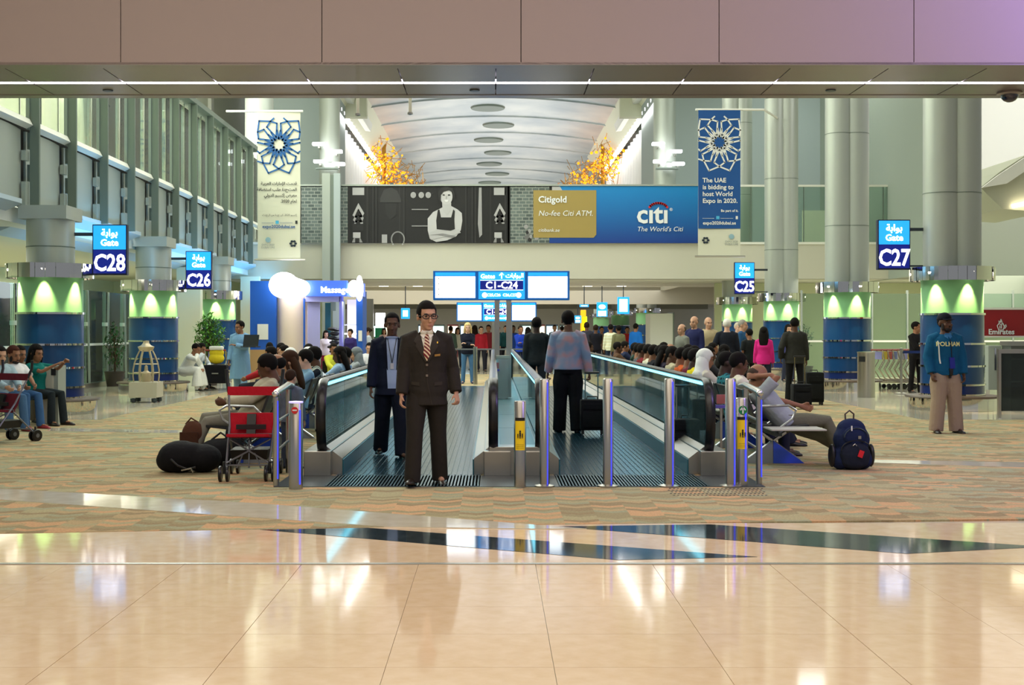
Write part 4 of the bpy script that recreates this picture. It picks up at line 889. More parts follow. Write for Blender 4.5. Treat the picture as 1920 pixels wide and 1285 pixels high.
B().bx(0, .95, -.003, .003, .96, 1.02).obj('belt', 'bluedk', t, world=False)
# plants
def plant(px, Y, zt, r, lab, m, n, zb=.5):
    x = XX(px,Y); t = thing('potted_plant', lab, 'plant', (x, Y, 0)); rnd = random.Random(n)
    b = B(); b.lathe([(.2,0),(.26,.35),(.28,.4),(.24,.4),(0,.38)], n=18); b.obj('pot', mat('dark_pot', (60,50,44), .6), t, world=False, smooth=True)
    B().tube([(0,0,.35),(.02,0,.8),(-.03,0,zt-.4)], [.03,.025,.012], 6).obj('stem', 'wood', t, world=False)
    lb = B(); br2 = B()
    for i in range(n):
        a, e, rr = rnd.uniform(0,2*PI), rnd.uniform(-1,1), r*rnd.random()**.4
        c = Vector((rr*math.cos(a)*math.sqrt(1-e*e), rr*math.sin(a)*math.sqrt(1-e*e), (zt+zb)/2+e*(zt-zb)/2*rnd.random()**.3))
        d = Vector((rnd.gauss(0,1),rnd.gauss(0,1),rnd.gauss(-.2,.6))).normalized(); s = d.cross(Vector((0,0,1))).normalized()*.025; L = rnd.uniform(.08,.14)
        v = [lb.bm.verts.new(c+q) for q in (Vector(), d*L*.5+s, d*L, d*L*.5-s)]; lb.bm.faces.new(v)
        if i % 12 == 0: br2.tube([(0,0,max(.5,c.z-.35)), c], .006, 4)
    lb.obj('foliage', m, t, world=False)['kind'] = 'stuff'; br2.obj('branches', 'wood', t, world=False)
plant(393, 33.5, 1.98, .42, 'bushy bright green potted plant beside the yellow luggage trolley', 'leaf', 1500, .75)
plant(215, 33, 1.75, .3, 'green potted plant behind the leaning glass partition', 'leafdk', 500, .4)
plant(1508, 38, 1.7, .28, 'slim green potted plant behind the man in dark jacket', 'leafdk', 400, .9)
# ================================================================ PEOPLE
def remesh(me, vox, smooth=4):
    o = bpy.data.objects.new('r', me); C.objects.link(o)
    m = o.modifiers.new('r', 'REMESH'); m.mode = 'VOXEL'; m.voxel_size = vox; m.use_smooth_shade = True
    s = o.modifiers.new('s', 'SMOOTH'); s.iterations = smooth; s.factor = .5
    r = bpy.data.meshes.new_from_object(o.evaluated_get(bpy.context.evaluated_depsgraph_get())); bpy.data.objects.remove(o); return r
def RX(a): return Matrix.Rotation(math.radians(a), 4, 'X')
def RZ(a): return Matrix.Rotation(math.radians(a), 4, 'Z')
def RY(a): return Matrix.Rotation(math.radians(a), 4, 'Y')
def ik(s, t, l1, l2, hint):
    d = t-s; L = min(d.length, (l1+l2)*.998); n = d.normalized(); t2 = s+n*L
    a = (l1*l1-l2*l2+L*L)/(2*L); h = math.sqrt(max(l1*l1-a*a, 1e-6)); hv = Vector(hint); hv = (hv-n*hv.dot(n)).normalized()
    return s+n*a+hv*h, t2
TORSO = [(-.10,.150,.115,.0), (-.04,.168,.122,.0), (.04,.160,.115,0), (.13,.142,.105,0), (.22,.150,.108,-.004), (.31,.168,.116,-.008), (.38,.172,.112,-.004), (.43,.150,.098,0), (.465,.115,.080,.004), (.495,.080,.064,.006), (.52,.058,.056,.006), (.55,.052,.054,.004)]
# pose: hz hip height, lean, twist, head (yaw, pitch, roll); arms/legs either FK tuples or dict(t=target, h=hint)
def build(P):
    fem = P.get('fem', 0); wide = P.get('wide', 1.0); belly = P.get('belly', 0); vox = P.get('vox', .014); hi = P.get('hi', 0)
    lean = P.get('lean', 0); legs = {}; 
    hz = P.get('hz')
    def leg(sd, spec, hz):
        hip = Vector((sd*.09, P.get('hy', 0), hz))
        if isinstance(spec, dict): k, a = ik(hip, Vector(spec['t']), .44, .43, spec.get('h', (0,-1,0)))
        else:
            sw, sp, kn = [math.radians(q) for q in spec]
            k = hip+.44*Vector((sd*math.sin(sp), -math.sin(sw)*math.cos(sp), -math.cos(sw)*math.cos(sp)))
            a = k+.43*Vector((sd*math.sin(sp), -math.sin(sw-kn)*math.cos(sp), -math.cos(sw-kn)*math.cos(sp)))
        return hip, k, a
    if hz is None:
        q = min(leg(s, P[n], 0)[2].z for s, n in ((1,'LL'),(-1,'RL'))); hz = -q+.075
    for s, n in ((1,'LL'),(-1,'RL')): legs[s] = leg(s, P[n], hz)
    T = Matrix.Translation((0, P.get('hy', 0), hz)) @ RX(lean) @ RZ(P.get('twist', 0)) @ RY(P.get('side', 0))
    up = T @ RX(P.get('hunch', 0))
    R3 = T.to_3x3()
    def tor(g, lo=-.1, hi_=.6, shrink=1):
        rings = []
        for z, rx, ry, oy in TORSO:
            if z < lo-.001 or z > hi_: continue
            rx *= wide; ry = ry*(1+.5*belly*math.exp(-((z-.12)/.14)**2))
            if fem: rx *= .92 if z > .1 else 1.0
            if fem and .27 < z < .38: ry += .02
            rings.append([T @ Vector(((rx+g)*math.cos(2*PI*j/20), oy-belly*.05*math.exp(-((z-.12)/.14)**2)+(ry+g)*math.sin(2*PI*j/20), z)) for j in range(20)])
        return rings
    arms = {}
    for s, n in ((1,'L'),(-1,'R')):
        sh = T @ Vector((s*.166*wide*(0.93 if fem else 1), .004, .432)); sp_ = P[n]
        if isinstance(sp_, dict): el, wr = ik(sh, Vector(sp_['t']), .285, .255, sp_.get('h', (s*.5, .6, -.6)))
        else:
            sw, sp, be, inn = [math.radians(q) for q in sp_]
            el = sh+R3 @ (.285*Vector((s*math.sin(sp), -math.sin(sw)*math.cos(sp), -math.cos(sw)*math.cos(sp))))
            sp2 = sp-inn; el2 = R3 @ (.255*Vector((s*math.sin(sp2), -math.sin(sw+be)*math.cos(sp2), -math.cos(sw+be)*math.cos(sp2)))); wr = el+el2
        arms[s] = (sh, el, wr)
    # ---- head frame
    hy, hp, hr = P.get('head', (0,0,0))
    nb = T @ Vector((0, .006, .515)); HM = Matrix.Translation(nb) @ (RX(lean*P.get('neck', .3)+P.get('neckf', 4)) if True else Matrix()) @ Matrix.Translation((0,0,.035)) @ RZ(hy) @ RX(hp) @ RY(hr) @ Matrix.Translation((0,-.012,.108)) @ Matrix.Scale(1.17, 4)
    def hell(b, c, r, n=12, rot=None):
        vv = b.ell((0,0,0), (1,1,1), n); m = HM @ Matrix.Translation(c) @ (rot if rot else Matrix()) @ Matrix.Diagonal((*r,1)); bmesh.ops.transform(b.bm, matrix=m, verts=vv); return vv
    out = {}
    # ---- body: one skin surface
    b = B(); b.loft(tor(0))
    n1, n2 = nb, HM @ Vector((0,.015,-.06)); r_ = .052 if fem else .062
    b.tube([n1-(n2-n1)*.5, n1, n2], [r_+.01, r_, r_-.002], 12)
    hell(b, (0,.012,.03), (.075,.093,.09), 16); hell(b, (0,-.030,-.035), (.056,.062,.078), 14); hell(b, (0,-.068,-.092), (.026,.022,.018)); hell(b, (0,-.078,.026), (.046,.018,.013))
    hell(b, (0,-.098,-.018), (.0105,.017,.026)); hell(b, (0,-.107,-.036), (.016,.014,.011)); hell(b, (0,-.083,-.068), (.023,.012,.010))
    for s in (-1,1): hell(b, (s*.076,.008,-.008), (.010,.019,.031)); hell(b, (s*.036,-.066,-.03), (.022,.02,.022))
    for s in (1,-1):
        hip, k, a = legs[s]; 
        b.tube([hip+Vector((0,0,.06)), hip, hip.lerp(k,.5), k, k.lerp(a,.35), a], [.085,.085,.070,.050,.052,.034], 12)
        toe = a+Vector((0,0,-.03)); fd = Vector(P.get('footdir', (s*.15,-1,0))); fd.normalize(); b.tube([a, a+Vector((0,0,-.035))+fd*.02, toe+fd*.13], [.034,.034,.024], 8)
        sh, el, wr = arms[s]; f = .9 if fem else 1
        b.tube([sh-(R3 @ Vector((s*.07,0,0))), sh, sh.lerp(el,.45), el, el.lerp(wr,.3), wr], [.04,.048*f,.044*f,.036*f,.036*f,.025*f], 12)
        # hand
        d = (wr-el).normalized(); hint = P.get('thumb', {}).get(s)
        hint = Vector(hint) if hint else (R3 @ Vector((0,-1,.25)))
        w = (hint-d*hint.dot(d))
        if w.length < .1: w = d.orthogonal()
        w.normalize(); n = d.cross(w); inward = R3 @ Vector((-s,0,-.3))
        if n.dot(inward) < 0: n = -n
        fr = .0098 if hi else .0118; cu = P.get('curl', {}).get(s, (22, 34)) 
        b.tube([wr-d*.02, wr+d*.02, wr+d*.06, wr+d*.092], [(.027,.02),(.036,.016),(.042,.0155),(.038,.013)], 12, side=w)
        for q, (o, L) in enumerate(((.029,.066),(.0095,.076),(-.010,.071),(-.029,.056))):
            base = wr+d*.082+w*o*(1.0 if hi else 1.12); c1, c2 = math.radians(cu[0]+q*3), math.radians(cu[0]+cu[1]+q*5); c3 = c2+math.radians(cu[1]*.8)
            p1 = base+(d*math.cos(c1)+n*math.sin(c1))*L*.46; p2 = p1+(d*math.cos(c2)+n*math.sin(c2))*L*.32; p3 = p2+(d*math.cos(c3)+n*math.sin(c3))*L*.27
            b.tube([base-d*.02, base, p1, p2, p3], [fr,fr,fr*.95,fr*.9,fr*.7], 7)
        tb0 = wr+d*.022+w*.026; t1 = tb0+(d*.62+w*.62+n*.35).normalized()*.04; t2 = t1+(d*.85+w*.15+n*.45).normalized()*.036
        b.tube([tb0-w*.012, tb0, t1, t2], [fr*1.2,fr*1.25,fr*1.05,fr*.75], 7)
    out['body'] = remesh(b.mesh(), vox, 3)
    # ---- eyes, brows
    b = B()
    for s in (-1,1): hell(b, (s*.031,-.0815,.004), (.0125,.0080,.0055), 8)
    out['eyes'] = b.mesh(smooth=2)
    b = B()
    for s in (-1,1): hell(b, (s*.031,-.0885,.004), (.0058,.0035,.0058), 8); hell(b, (s*.033,-.0895,.024), (.019,.006,.0042), 8)
    out['brows'] = b.mesh(smooth=2)
    b = B(); hell(b, (0,-.0935,-.0655), (.021,.006,.003), 8); hell(b, (0,-.0925,-.0725), (.016,.006,.0042), 8); out['lips'] = b.mesh(smooth=2)
    # ---- hair / head gear
    hs = P.get('hair', 'short')
    def cap(c, r, line, n=20):
        b = B(); q = bmesh.ops.create_uvsphere(b.bm, u_segments=n, v_segments=n, radius=1)
        for v in b.bm.verts:
            p = Vector((v.co.x*r[0]+c[0], v.co.y*r[1]+c[1], v.co.z*r[2]+c[2]))
            lim = line(p.y, p.x)
            if p.z < lim:
                p = Vector((p.x*.78, (p.y-.012)*.78+.012, max(p.z, min(lim,.06)-.03)))
            else: p += Vector((random.uniform(-1,1), random.uniform(-1,1), random.uniform(-1,1)))*P.get('messy', .0015)
            v.co = HM @ p
        return b
    sl = lambda f, bk: (lambda y, x: f+(bk-f)*min(1, max(0, (y+.075)/.15)) if y > -.075 else f)
    if hs == 'short': b = cap((0,.016,.036), (.080,.097,.092), lambda y, x: (.066 if y < -.05 else -.005 if abs(y) <= .03 and abs(x) > .04 else .03 if y < -.03 else -.055))
    elif hs == 'thick': b = cap((0,.018,.034), (.081,.099,.096), lambda y, x: (.060 if y < -.05 else -.012 if y < .04 else -.075))
    elif hs == 'balding': b = cap((0,.018,.018), (.082,.096,.075), lambda y, x: (.2 if (y < .0 or abs(x) < .0) else -.06))
    elif hs == 'long':
        b = cap((0,.018,.04), (.087,.103,.097), lambda y, x: (.064 if y < -.05 else -.04 if y < .02 else -.10)); b2 = b
        rg = []
        for z, rx, ry, yo in ((.05,.085,.05,.055),(-.05,.092,.05,.06),(-.15,.10,.045,.075),(-.26,.085,.035,.085),(-.33,.04,.02,.085)):
            rg.append([HM @ Vector((rx*math.cos(2*PI*j/14), yo+ry*math.sin(2*PI*j/14), z)) for j in range(14)])
        b.loft(rg)
        for s in (-1,1): b.tube([HM @ Vector(p) for p in ((s*.074,-.02,.05),(s*.085,-.015,-.04),(s*.088,-.005,-.14),(s*.08,.0,-.22))], [.02,.022,.022,.01], 8)
    elif hs == 'bun':
        b = cap((0,.018,.04), (.085,.102,.095), lambda y, x: (.06 if y < -.05 else -.03 if y < .02 else -.07)); hell(b, (0,.12,.04), (.045,.04,.045))
    elif hs in ('cap', 'taqiyah', 'turban'):
        r = {'cap': (.086,.103,.088), 'taqiyah': (.083,.098,.085), 'turban': (.098,.112,.09)}[hs]
        b = cap((0,.012,.045), r, lambda y, x: .045 if hs != 'taqiyah' else .04)
        if hs == 'cap':
            rg = []
            for u in (-1,-.5,0,.5,1): rg.append([HM @ Vector(p) for p in ((u*.07,-.07+.02*abs(u),.05),(u*.062,-.165+.05*u*u,.035),(u*.062,-.165+.05*u*u,.03),(u*.07,-.07+.02*abs(u),.042))])
            b.loft(rg)
        hb = cap((0,.018,.02), (.080,.096,.08), lambda y, x: (.3 if y < -.0 else -.06)); out['hair'] = hb.mesh(smooth=2)
    elif hs == 'scarf':
        b = cap((0,.014,.03), (.094,.108,.105), lambda y, x: (.062 if y < -.055 else -.2)); rg = []
        for z, rx, ry, yo in ((.02,.095,.085,.03),(-.08,.10,.085,.02),(-.16,.13,.10,.0),(-.24,.17,.12,.01)):
            rg.append([HM @ Vector((rx*math.cos(2*PI*j/16), yo+ry*math.sin(2*PI*j/16), z)) for j in range(16)])
        b.loft(rg)
    if hs == 'bald': pass
    elif hs in ('cap','taqiyah','turban','scarf'): out['headwear'] = b.mesh(smooth=2)
    else: out['hair'] = b.mesh(smooth=2)
    if P.get('beard'):
        b = B(); hell(b, (0,-.052,-.085), (.045,.045,.032)); hell(b, (0,-.098,-.052), (.024,.008,.006)); 
        for s in (-1,1): hell(b, (s*.058,-.025,-.05), (.010,.03,.045))
        out['beard'] = b.mesh(smooth=2)
    # ---- upper garment
    g = P.get('g', .018); hem = P.get('hem', -.06); sl_ = P.get('sleeve', 'long'); b = B()
    rings = tor(g, max(hem, -.1), .50 if not P.get('highneck') else .53)
    if hem < -.1 and not P.get('robe'):
        h0 = [Vector((0,0,0))+p for p in rings[0]]
        rings = [[p+(T.to_3x3() @ Vector((0,0,hem+.10)))*1.0+ (p-sum(h0, Vector())/20)*.10 for p in h0]]+rings
    b.loft(rings)
    for s in (1,-1):
        sh, el, wr = arms[s]; e = g*.8; f = .9 if fem else 1; ins = sh-(R3 @ Vector((s*.10,0,-.045)))
        if sl_ == 'long': b.tube([ins, sh, sh.lerp(el,.5), el, el.lerp(wr,.5), wr-(wr-el)*.03], [.036+e,.056*f+e,.050*f+e,.045*f+e,.040*f+e,.034*f+e], 14)
        elif sl_ == 'short': b.tube([ins, sh, sh.lerp(el,.5), sh.lerp(el,.75)], [.036+e,.056*f+e,.054*f+e,.056*f+e], 14)
        else: b.tube([ins, sh], [.036+e,.046+e], 12)
    if P.get('robe'):
        zb = P['robe']; hm = T @ Vector((0,0,-.02)); n = 20
        if hz > .7:
            rg = []
            for u in (0,.15,.5,1): z = hz+.05+(zb-hz-.05)*u; rg.append([Vector(((.165+.05*u+g)*wide*math.cos(2*PI*j/n), P.get('hy',0)+(.12+.05*u+g)*math.sin(2*PI*j/n), z)) for j in range(n)])
            b.loft(rg[::-1])
        else:
            for s in (1,-1):
                hip, k, a = legs[s]; b.tube([hip, hip.lerp(k,.5), k, k.lerp(a,.5), k.lerp(a,.9)], [.125,.125,.115,.13,.14], 14)
            b.tube([legs[1][1].lerp(legs[-1][1],.5), legs[1][2].lerp(legs[-1][2],.5)+Vector((0,0,.06))], [.1,.14], 12)
    out['top'] = remesh(b.mesh(), max(vox*.8, .008), 5)
    # ---- trousers
    b = B(); tg = P.get('tg', .012); lo = [r for r in tor(.010, -.1, .05)]
    b.loft(lo)
    for s in (1,-1):
        hip, k, a = legs[s]; c = P.get('legw', 1)
        sh_ = P.get('shorts'); e = k.lerp(a, sh_) if sh_ else a+(a-k).normalized()*.045
        b.tube([hip+Vector((-s*.01,0,.07)), hip, hip.lerp(k,.5), k, k.lerp(e,.5), e], [.095,.098,(.084*c+tg-.012),.066*c+tg-.012,.064*c+tg-.012,.062*c+tg-.01], 14)
    out['trousers'] = remesh(b.mesh(), max(vox*.8, .009), 5)
    # ---- shoes
    for i, s in enumerate((1,-1)):
        hip, k, a = legs[s]; fd = Vector(P.get('footdir', (s*.18,-1,0))); fp = P.get('footpitch', {}).get(s, 0); fd.normalize(); fd = Quaternion(Vector((1,0,0)), math.radians(-fp)) @ fd; upv = Quaternion(Vector((1,0,0)), math.radians(-fp)) @ Vector((0,0,1)); sd = fd.cross(upv)
        rg = []
        for u, w_, h in ((-.055,.022,.04),(-.045,.032,.07),(.0,.036,.085),(.05,.038,.07),(.11,.045,.05),(.165,.043,.04),(.20,.028,.028),(.215,.012,.016)):
            c = a+fd*u-upv*.072; rg.append([c+sd*w_*math.cos(t)+upv*(h*max(0, math.sin(t)) if math.sin(t) > 0 else .0) for t in [2*PI*j/14 for j in range(14)]])
        b = B(); b.loft(rg); out['shoe%d' % i] = b.mesh(smooth=2)
    out['_T'] = T; out['_HM'] = HM; out['_arms'] = arms; out['_legs'] = legs; out['P'] = P
    return out
SK = {'l': (196,150,122), 'm': (150,104,76), 'd': (96,64,46), 'x': (62,42,32), 'p': (216,172,148)}
SM = {k: mat('skin_'+k, v, .55, spec=.35) for k, v in SK.items()}
PART = {'body': 'body', 'hair': 'hair', 'headwear': 'headwear', 'top': 'upper_garment', 'trousers': 'trousers', 'shoe0': 'shoe', 'shoe1': 'shoe', 'eyes': 'eyes', 'brows': 'eyebrows', 'lips': 'lips', 'beard': 'beard'}
def person(tp, x, y, rz, label, top, leg=(30,32,40), skin='m', hair=(20,16,14), shoe=(24,20,18), h=1.75, kind=0, z=0, gear=(236,236,230), group=None, names=None):
    t = thing('person', label, 'person', (x, y, z), math.radians(rz), group); s = h/1.75; t.scale = (s, s, s)
    cl = {'body': SM[skin], 'hair': mat('hair_%d_%d_%d' % hair, hair, .85, spec=.15), 'headwear': cloth(gear), 'top': cloth(top, kind), 'trousers': cloth(leg), 'shoe0': mat('shoe_%d_%d_%d' % shoe, shoe, .35), 'eyes': mat('eye_white', (112,100,90), .4),
          'brows': mat('dark_brow', (26,18,14), .7), 'lips': mat('lip_'+skin, tuple(int(v*.82) if i else int(v*.92) for i, v in enumerate(SK[skin])), .5), 'beard': mat('dark_beard', (30,22,18), .8)}
    cl['shoe1'] = cl['shoe0']
    for k, me in tp.items():
        if k not in PART: continue
        if len(me.materials) == 0: me.materials.append(None)
        o = bpy.data.objects.new((names or {}).get(k, PART[k]), me); C.objects.link(o); o.parent = t
        o.material_slots[0].link = 'OBJECT'; o.material_slots[0].material = cl[k]
    return t
# patches laid on a garment, in the torso frame
def patch(tp, on, poly, off, th, name, m, t, step=.014, back=False):
    me = tp[on]; bv = BVHTree.FromPolygons([v.co for v in me.vertices], [p.vertices for p in me.polygons]); T = tp['_T']; R = T.to_3x3()
    bm = bmesh.new(); bm.faces.new([bm.verts.new((x, 0, z)) for x, z in poly])
    xs = [p[0] for p in poly]; zs = [p[1] for p in poly]
    for ax, lo, hi in (((1,0,0), min(xs), max(xs)), ((0,0,1), min(zs), max(zs))):
        k = lo+step
        while k < hi:
            bmesh.ops.bisect_plane(bm, geom=bm.verts[:]+bm.edges[:]+bm.faces[:], plane_co=(Vector(ax)*k), plane_no=ax); k += step
    bmesh.ops.triangulate(bm, faces=bm.faces[:])
    sg = 1 if back else -1
    last = -.1
    for v in bm.verts:
        o = T @ Vector((v.co.x, sg*1.0, v.co.z)); d = R @ Vector((0,-sg,0)); hit = bv.ray_cast(o, d)
        v.co = (hit[0] if hit[0] else T @ Vector((v.co.x, sg*.1, v.co.z)))-d*off
    r = bmesh.ops.extrude_face_region(bm, geom=bm.faces[:]); d = R @ Vector((0,-sg,0))
    for v in [g for g in r['geom'] if isinstance(g, bmesh.types.BMVert)]: v.co -= d*th
    bmesh.ops.recalc_face_normals(bm, faces=bm.faces); me2 = bpy.data.meshes.new(name); bm.to_mesh(me2); bm.free()
    me2.polygons.foreach_set('use_smooth', [True]*len(me2.polygons)); me2.set_sharp_from_angle(angle=math.radians(50))
    me2.materials.append(M[m] if isinstance(m, str) else m); o = bpy.data.objects.new(name, me2); C.objects.link(o); o.parent = t; return o
def hx(tp, b, c, r, n=10):
    vv = b.ell((0,0,0), (1,1,1), n); bmesh.ops.transform(b.bm, matrix=tp['_HM'] @ Matrix.Translation(c) @ Matrix.Diagonal((*r,1)), verts=vv)
PX = XX
WALK = dict(L=(-6,7,14,6), R=(14,7,20,6), LL=(14,2,6), RL=(-12,2,14))
# ---- the suited man with glasses
P1 = dict(WALK, vox=.0075, hi=1, g=.03, hem=-.18, head=(14,0,0), L=(-12,14,36,6), R=(8,8,14,3), LL=(-6,2.5,3), RL=(14,3,10), wide=1.05, hair='thick', curl={1:(40,50),-1:(25,35)}, thumb={1:(-.6,-1,.2)}, footpitch={1:-4,-1:10}, legw=1.16, tg=.016)
t1 = build(P1); Y = 11.95
s1 = person(t1, PX(800,Y), Y, 4, 'suited man with glasses and striped tie walking off the walkway', (46,42,38), (44,40,36), 'l', (22,18,16), (38,28,22), 1.80)
lap = cloth((58,53,48)); shirtm = mat('white_shirt', (226,222,208), .7)
patch(t1, 'top', [(-.070,.505),(0,.24),(.070,.505),(.03,.52),(-.03,.52)], .001, .004, 'shirt_front', shirtm, s1)
def tiemat():
    m = mat('striped_tie', (112,20,34), .5); n, l, b = nodes(m); tc = n.new('ShaderNodeTexCoord'); w = n.new('ShaderNodeTexWave'); w.bands_direction = 'DIAGONAL'; w.inputs['Scale'].default_value = 15
    mp = n.new('ShaderNodeMapping'); mp.inputs['Rotation'].default_value = (0,0,0); l.new(tc.outputs['Object'], mp.inputs[0]); l.new(mp.outputs[0], w.inputs[0])
    cr = n.new('ShaderNodeValToRGB'); cr.color_ramp.interpolation = 'CONSTANT'; cr.color_ramp.elements[0].color = (*lin((112,18,34)),1); cr.color_ramp.elements[1].position = .6; cr.color_ramp.elements[1].color = (*lin((226,206,170)),1)
    l.new(w.outputs['Color'], cr.inputs[0]); l.new(cr.outputs[0], b.inputs['Base Color']); return m
M['tie'] = tiemat()
patch(t1, 'top', [(-.017,.465),(-.034,.30),(0,.235),(.034,.30),(.017,.465)], .007, .006, 'tie', 'tie', s1)
patch(t1, 'top', [(-.022,.495),(-.015,.455),(.015,.455),(.022,.495)], .012, .01, 'tie_knot', 'tie', s1)
for s in (-1,1):
    patch(t1, 'top', [(s*.066,.515),(s*.125,.42),(s*.098,.40),(s*.105,.375),(s*.012,.225),(0,.24)], .006, .006, 'lapel', lap, s1)
    patch(t1, 'top', [(s*.004,.50),(s*.045,.53),(s*.062,.48),(s*.030,.445)], .016, .006, 'shirt_collar', shirtm, s1)
    patch(t1, 'top', [(s*.07,.035),(s*.145,.045),(s*.145,.012),(s*.07,.004)], .002, .006, 'pocket_flap', lap, s1)
patch(t1, 'top', [(.072,.298),(.125,.304),(.125,.284),(.072,.278)], .004, .006, 'name_badge', mat('gold_badge', (190,150,90), .3, .8), s1)
patch(t1, 'top', [(.094,.418),(.104,.418),(.104,.402),(.094,.402)], .012, .004, 'lapel_pin', mat('gold_pin', (210,170,60), .3, .8), s1)
patch(t1, 'top', [(-.003,.22),(.003,.22),(.006,.05),(.05,-.17),(.044,-.17),(-.001,.05)], .001, .004, 'front_edge', lap, s1)
for z in (.20,.10): patch(t1, 'top', [(-.010,z+.010),(.010,z+.010),(.010,z-.010),(-.010,z-.010)], .004, .006, 'button', mat('dull_button', (120,108,96), .3), s1)
b = B()
for s in (-1,1):
    pts = [(s*.034+.028*math.cos(a), -.103+.004*abs(math.cos(a)), .002+.018*math.sin(a)) for a in [2*PI*i/12 for i in range(12)]]
    b.tube([t1['_HM'] @ Vector(p) for p in pts], .0045, 6, closed=True); b.tube([t1['_HM'] @ Vector(p) for p in ((s*.062,-.10,.006),(s*.078,-.06,.006),(s*.084,.01,.0))], .0028, 5)
b.tube([t1['_HM'] @ Vector(p) for p in ((-.008,-.105,.006),(.008,-.105,.006))], .003, 5)
link('glasses', b.mesh(smooth=2), mat('black_glasses_frame', (10,10,14), .3), s1)
# ---- navy suit man behind
P2 = dict(WALK, vox=.010, g=.028, hem=-.18, head=(2,0,0), L=(2,7,14,4), R=(4,9,12,4), LL=(16,2,6), RL=(-10,3,14), wide=1.1, legw=1.3, tg=.02, hair='short', footpitch={1:-12})
t2 = build(P2); Y = 14.6
s2 = person(t2, PX(735,Y), Y, 5, 'man in navy suit and lanyard walking just behind the suited man with glasses', (16,22,40), (14,18,32), 'd', (16,12,12), (14,12,14), 1.74)
patch(t2, 'top', [(-.085,.51),(-.05,-.10),(.06,-.10),(.085,.51),(.03,.52),(-.03,.52)], .001, .004, 'shirt_front', mat('pale_blue_shirt', (150,168,196), .7), s2)
for s in (-1,1):
    patch(t2, 'top', [(s*.05,.50),(s*.058,.50),(s*.004,.20),(s*-.004,.20)], .010, .004, 'lanyard', 'black', s2)
    patch(t2, 'top', [(s*.07,.515),(s*.125,.42),(s*.105,.38),(s*.06,.12),(s*.05,.12)], .006, .006, 'lapel', cloth((12,16,30)), s2)
patch(t2, 'top', [(-.02,.20),(.02,.20),(.02,.13),(-.02,.13)], .012, .004, 'pass_card', mat('pass_card', (190,190,190), .5), s2)
# ---- man walking away with rolling bag (seen from behind)
P3 = dict(WALK, vox=.010, g=.03, hem=-.05, L=(2,12,20,4), R=(-6,15,8,6), LL=(5,2,4), RL=(-3,2,8), wide=1.12, hair='thick', curl={-1:(60,60),1:(40,50)}, head=(-2,4,0), legw=1.3, tg=.024)
t3 = build(P3); Y = 18.0
s3 = person(t3, PX(1065,Y), Y, 180, 'man in grey-pink patterned shirt walking away on the walkway', (150,146,168), (12,12,16), 'd', (16,12,12), (14,12,12), 1.80)
def plaid():
    m = mat('iridescent_shirt_cloth', (150,146,168), .7); n, l, b = nodes(m); tc = n.new('ShaderNodeTexCoord'); no = n.new('ShaderNodeTexNoise'); no.inputs['Scale'].default_value = 7; no.inputs['Detail'].default_value = 1
    cr = n.new('ShaderNodeValToRGB'); e = cr.color_ramp.elements; e[0].position = .35; e[0].color = (*lin((120,140,170)),1); e[1].position = .65; e[1].color = (*lin((176,134,140)),1); q = e.new(.5); q.color = (*lin((146,142,164)),1)
    l.new(tc.outputs['Object'], no.inputs['Vector']); l.new(no.outputs['Fac'], cr.inputs[0]); l.new(cr.outputs[0], b.inputs['Base Color']); return m
for ch in C.objects:
    if ch.parent == s3 and ch.name.startswith('upper_garment'): ch.material_slots[0].material = plaid()
patch(t3, 'trousers', [(-.15,.0),(.15,.0),(.15,-.035),(-.15,-.035)], .002, .006, 'belt', 'black', s3, back=True)
# ---- man with green-blue polo shirt, cap
P4 = dict(WALK, vox=.009, g=.034, hem=-.10, L=(4,12,14,14), R=(-2,14,26,18), LL=(4,4,4), RL=(8,4,10), wide=1.12, hair='cap', head=(14,-8,0), beard=1, legw=1.35, tg=.03, footpitch={1:0})
t4 = build(P4); Y = 18.0
s4 = person(t4, PX(1772,Y), Y, 2, 'man in teal sweatshirt, cap and beige trousers strolling before the blue column', (16,84,122), (158,138,116), 'd', (20,16,14), (24,18,18), 1.76, gear=(18,22,34))
c_ = t4['_T']
def chest_text(tp, s, size, z, m, t, x=0):
    me = tp['top']; bv = BVHTree.FromPolygons([v.co for v in me.vertices], [p.vertices for p in me.polygons]); T = tp['_T']; R = T.to_3x3(); o = text(s, size, m, 'lettering', t, (0,0,0), rot=(0,0,0), world=False, bold=.002, ext=.001)
    for v in o.data.vertices:
        p = T @ Vector((v.co.x+x, -1, z+v.co.y)); hit = bv.ray_cast(p, R @ Vector((0,1,0))); q = hit[0] if hit[0] else T @ Vector((v.co.x+x,-.15,z+v.co.y)); v.co = q-(R @ Vector((0,1,0)))*(.004+v.co.z)
chest_text(t4, 'POLHAM', .088, .325, mat('yellow_lettering', (230,226,150), .6), s4)
patch(t4, 'top', [(-.045,.51),(-.055,.46),(-.012,.43),(0,.47),(.012,.43),(.055,.46),(.045,.51)], .008, .006, 'collar', cloth((60,120,170)), s4)
patch(t4, 'top', [(.0,.16),(.08,.16),(.085,.0),(.005,.0)], .012, .014, 'blue_pouch', mat('royal_blue_pouch', (16,28,140), .5), s4)
patch(t4, 'top', [(.01,.42),(.022,.42),(.045,.16),(.035,.16)], .006, .004, 'strap', 'black', s4)
patch(t4, 'top', [(-.13,.07),(-.16,.40),(-.15,.40),(-.115,.07)], .012, .01, 'white_papers', 'white', s4)
patch(t4, 'top', [(-.01,.0),(.05,.0),(.04,-.14),(.01,-.14)], .008, .02, 'waist_bag', 'black', s4)
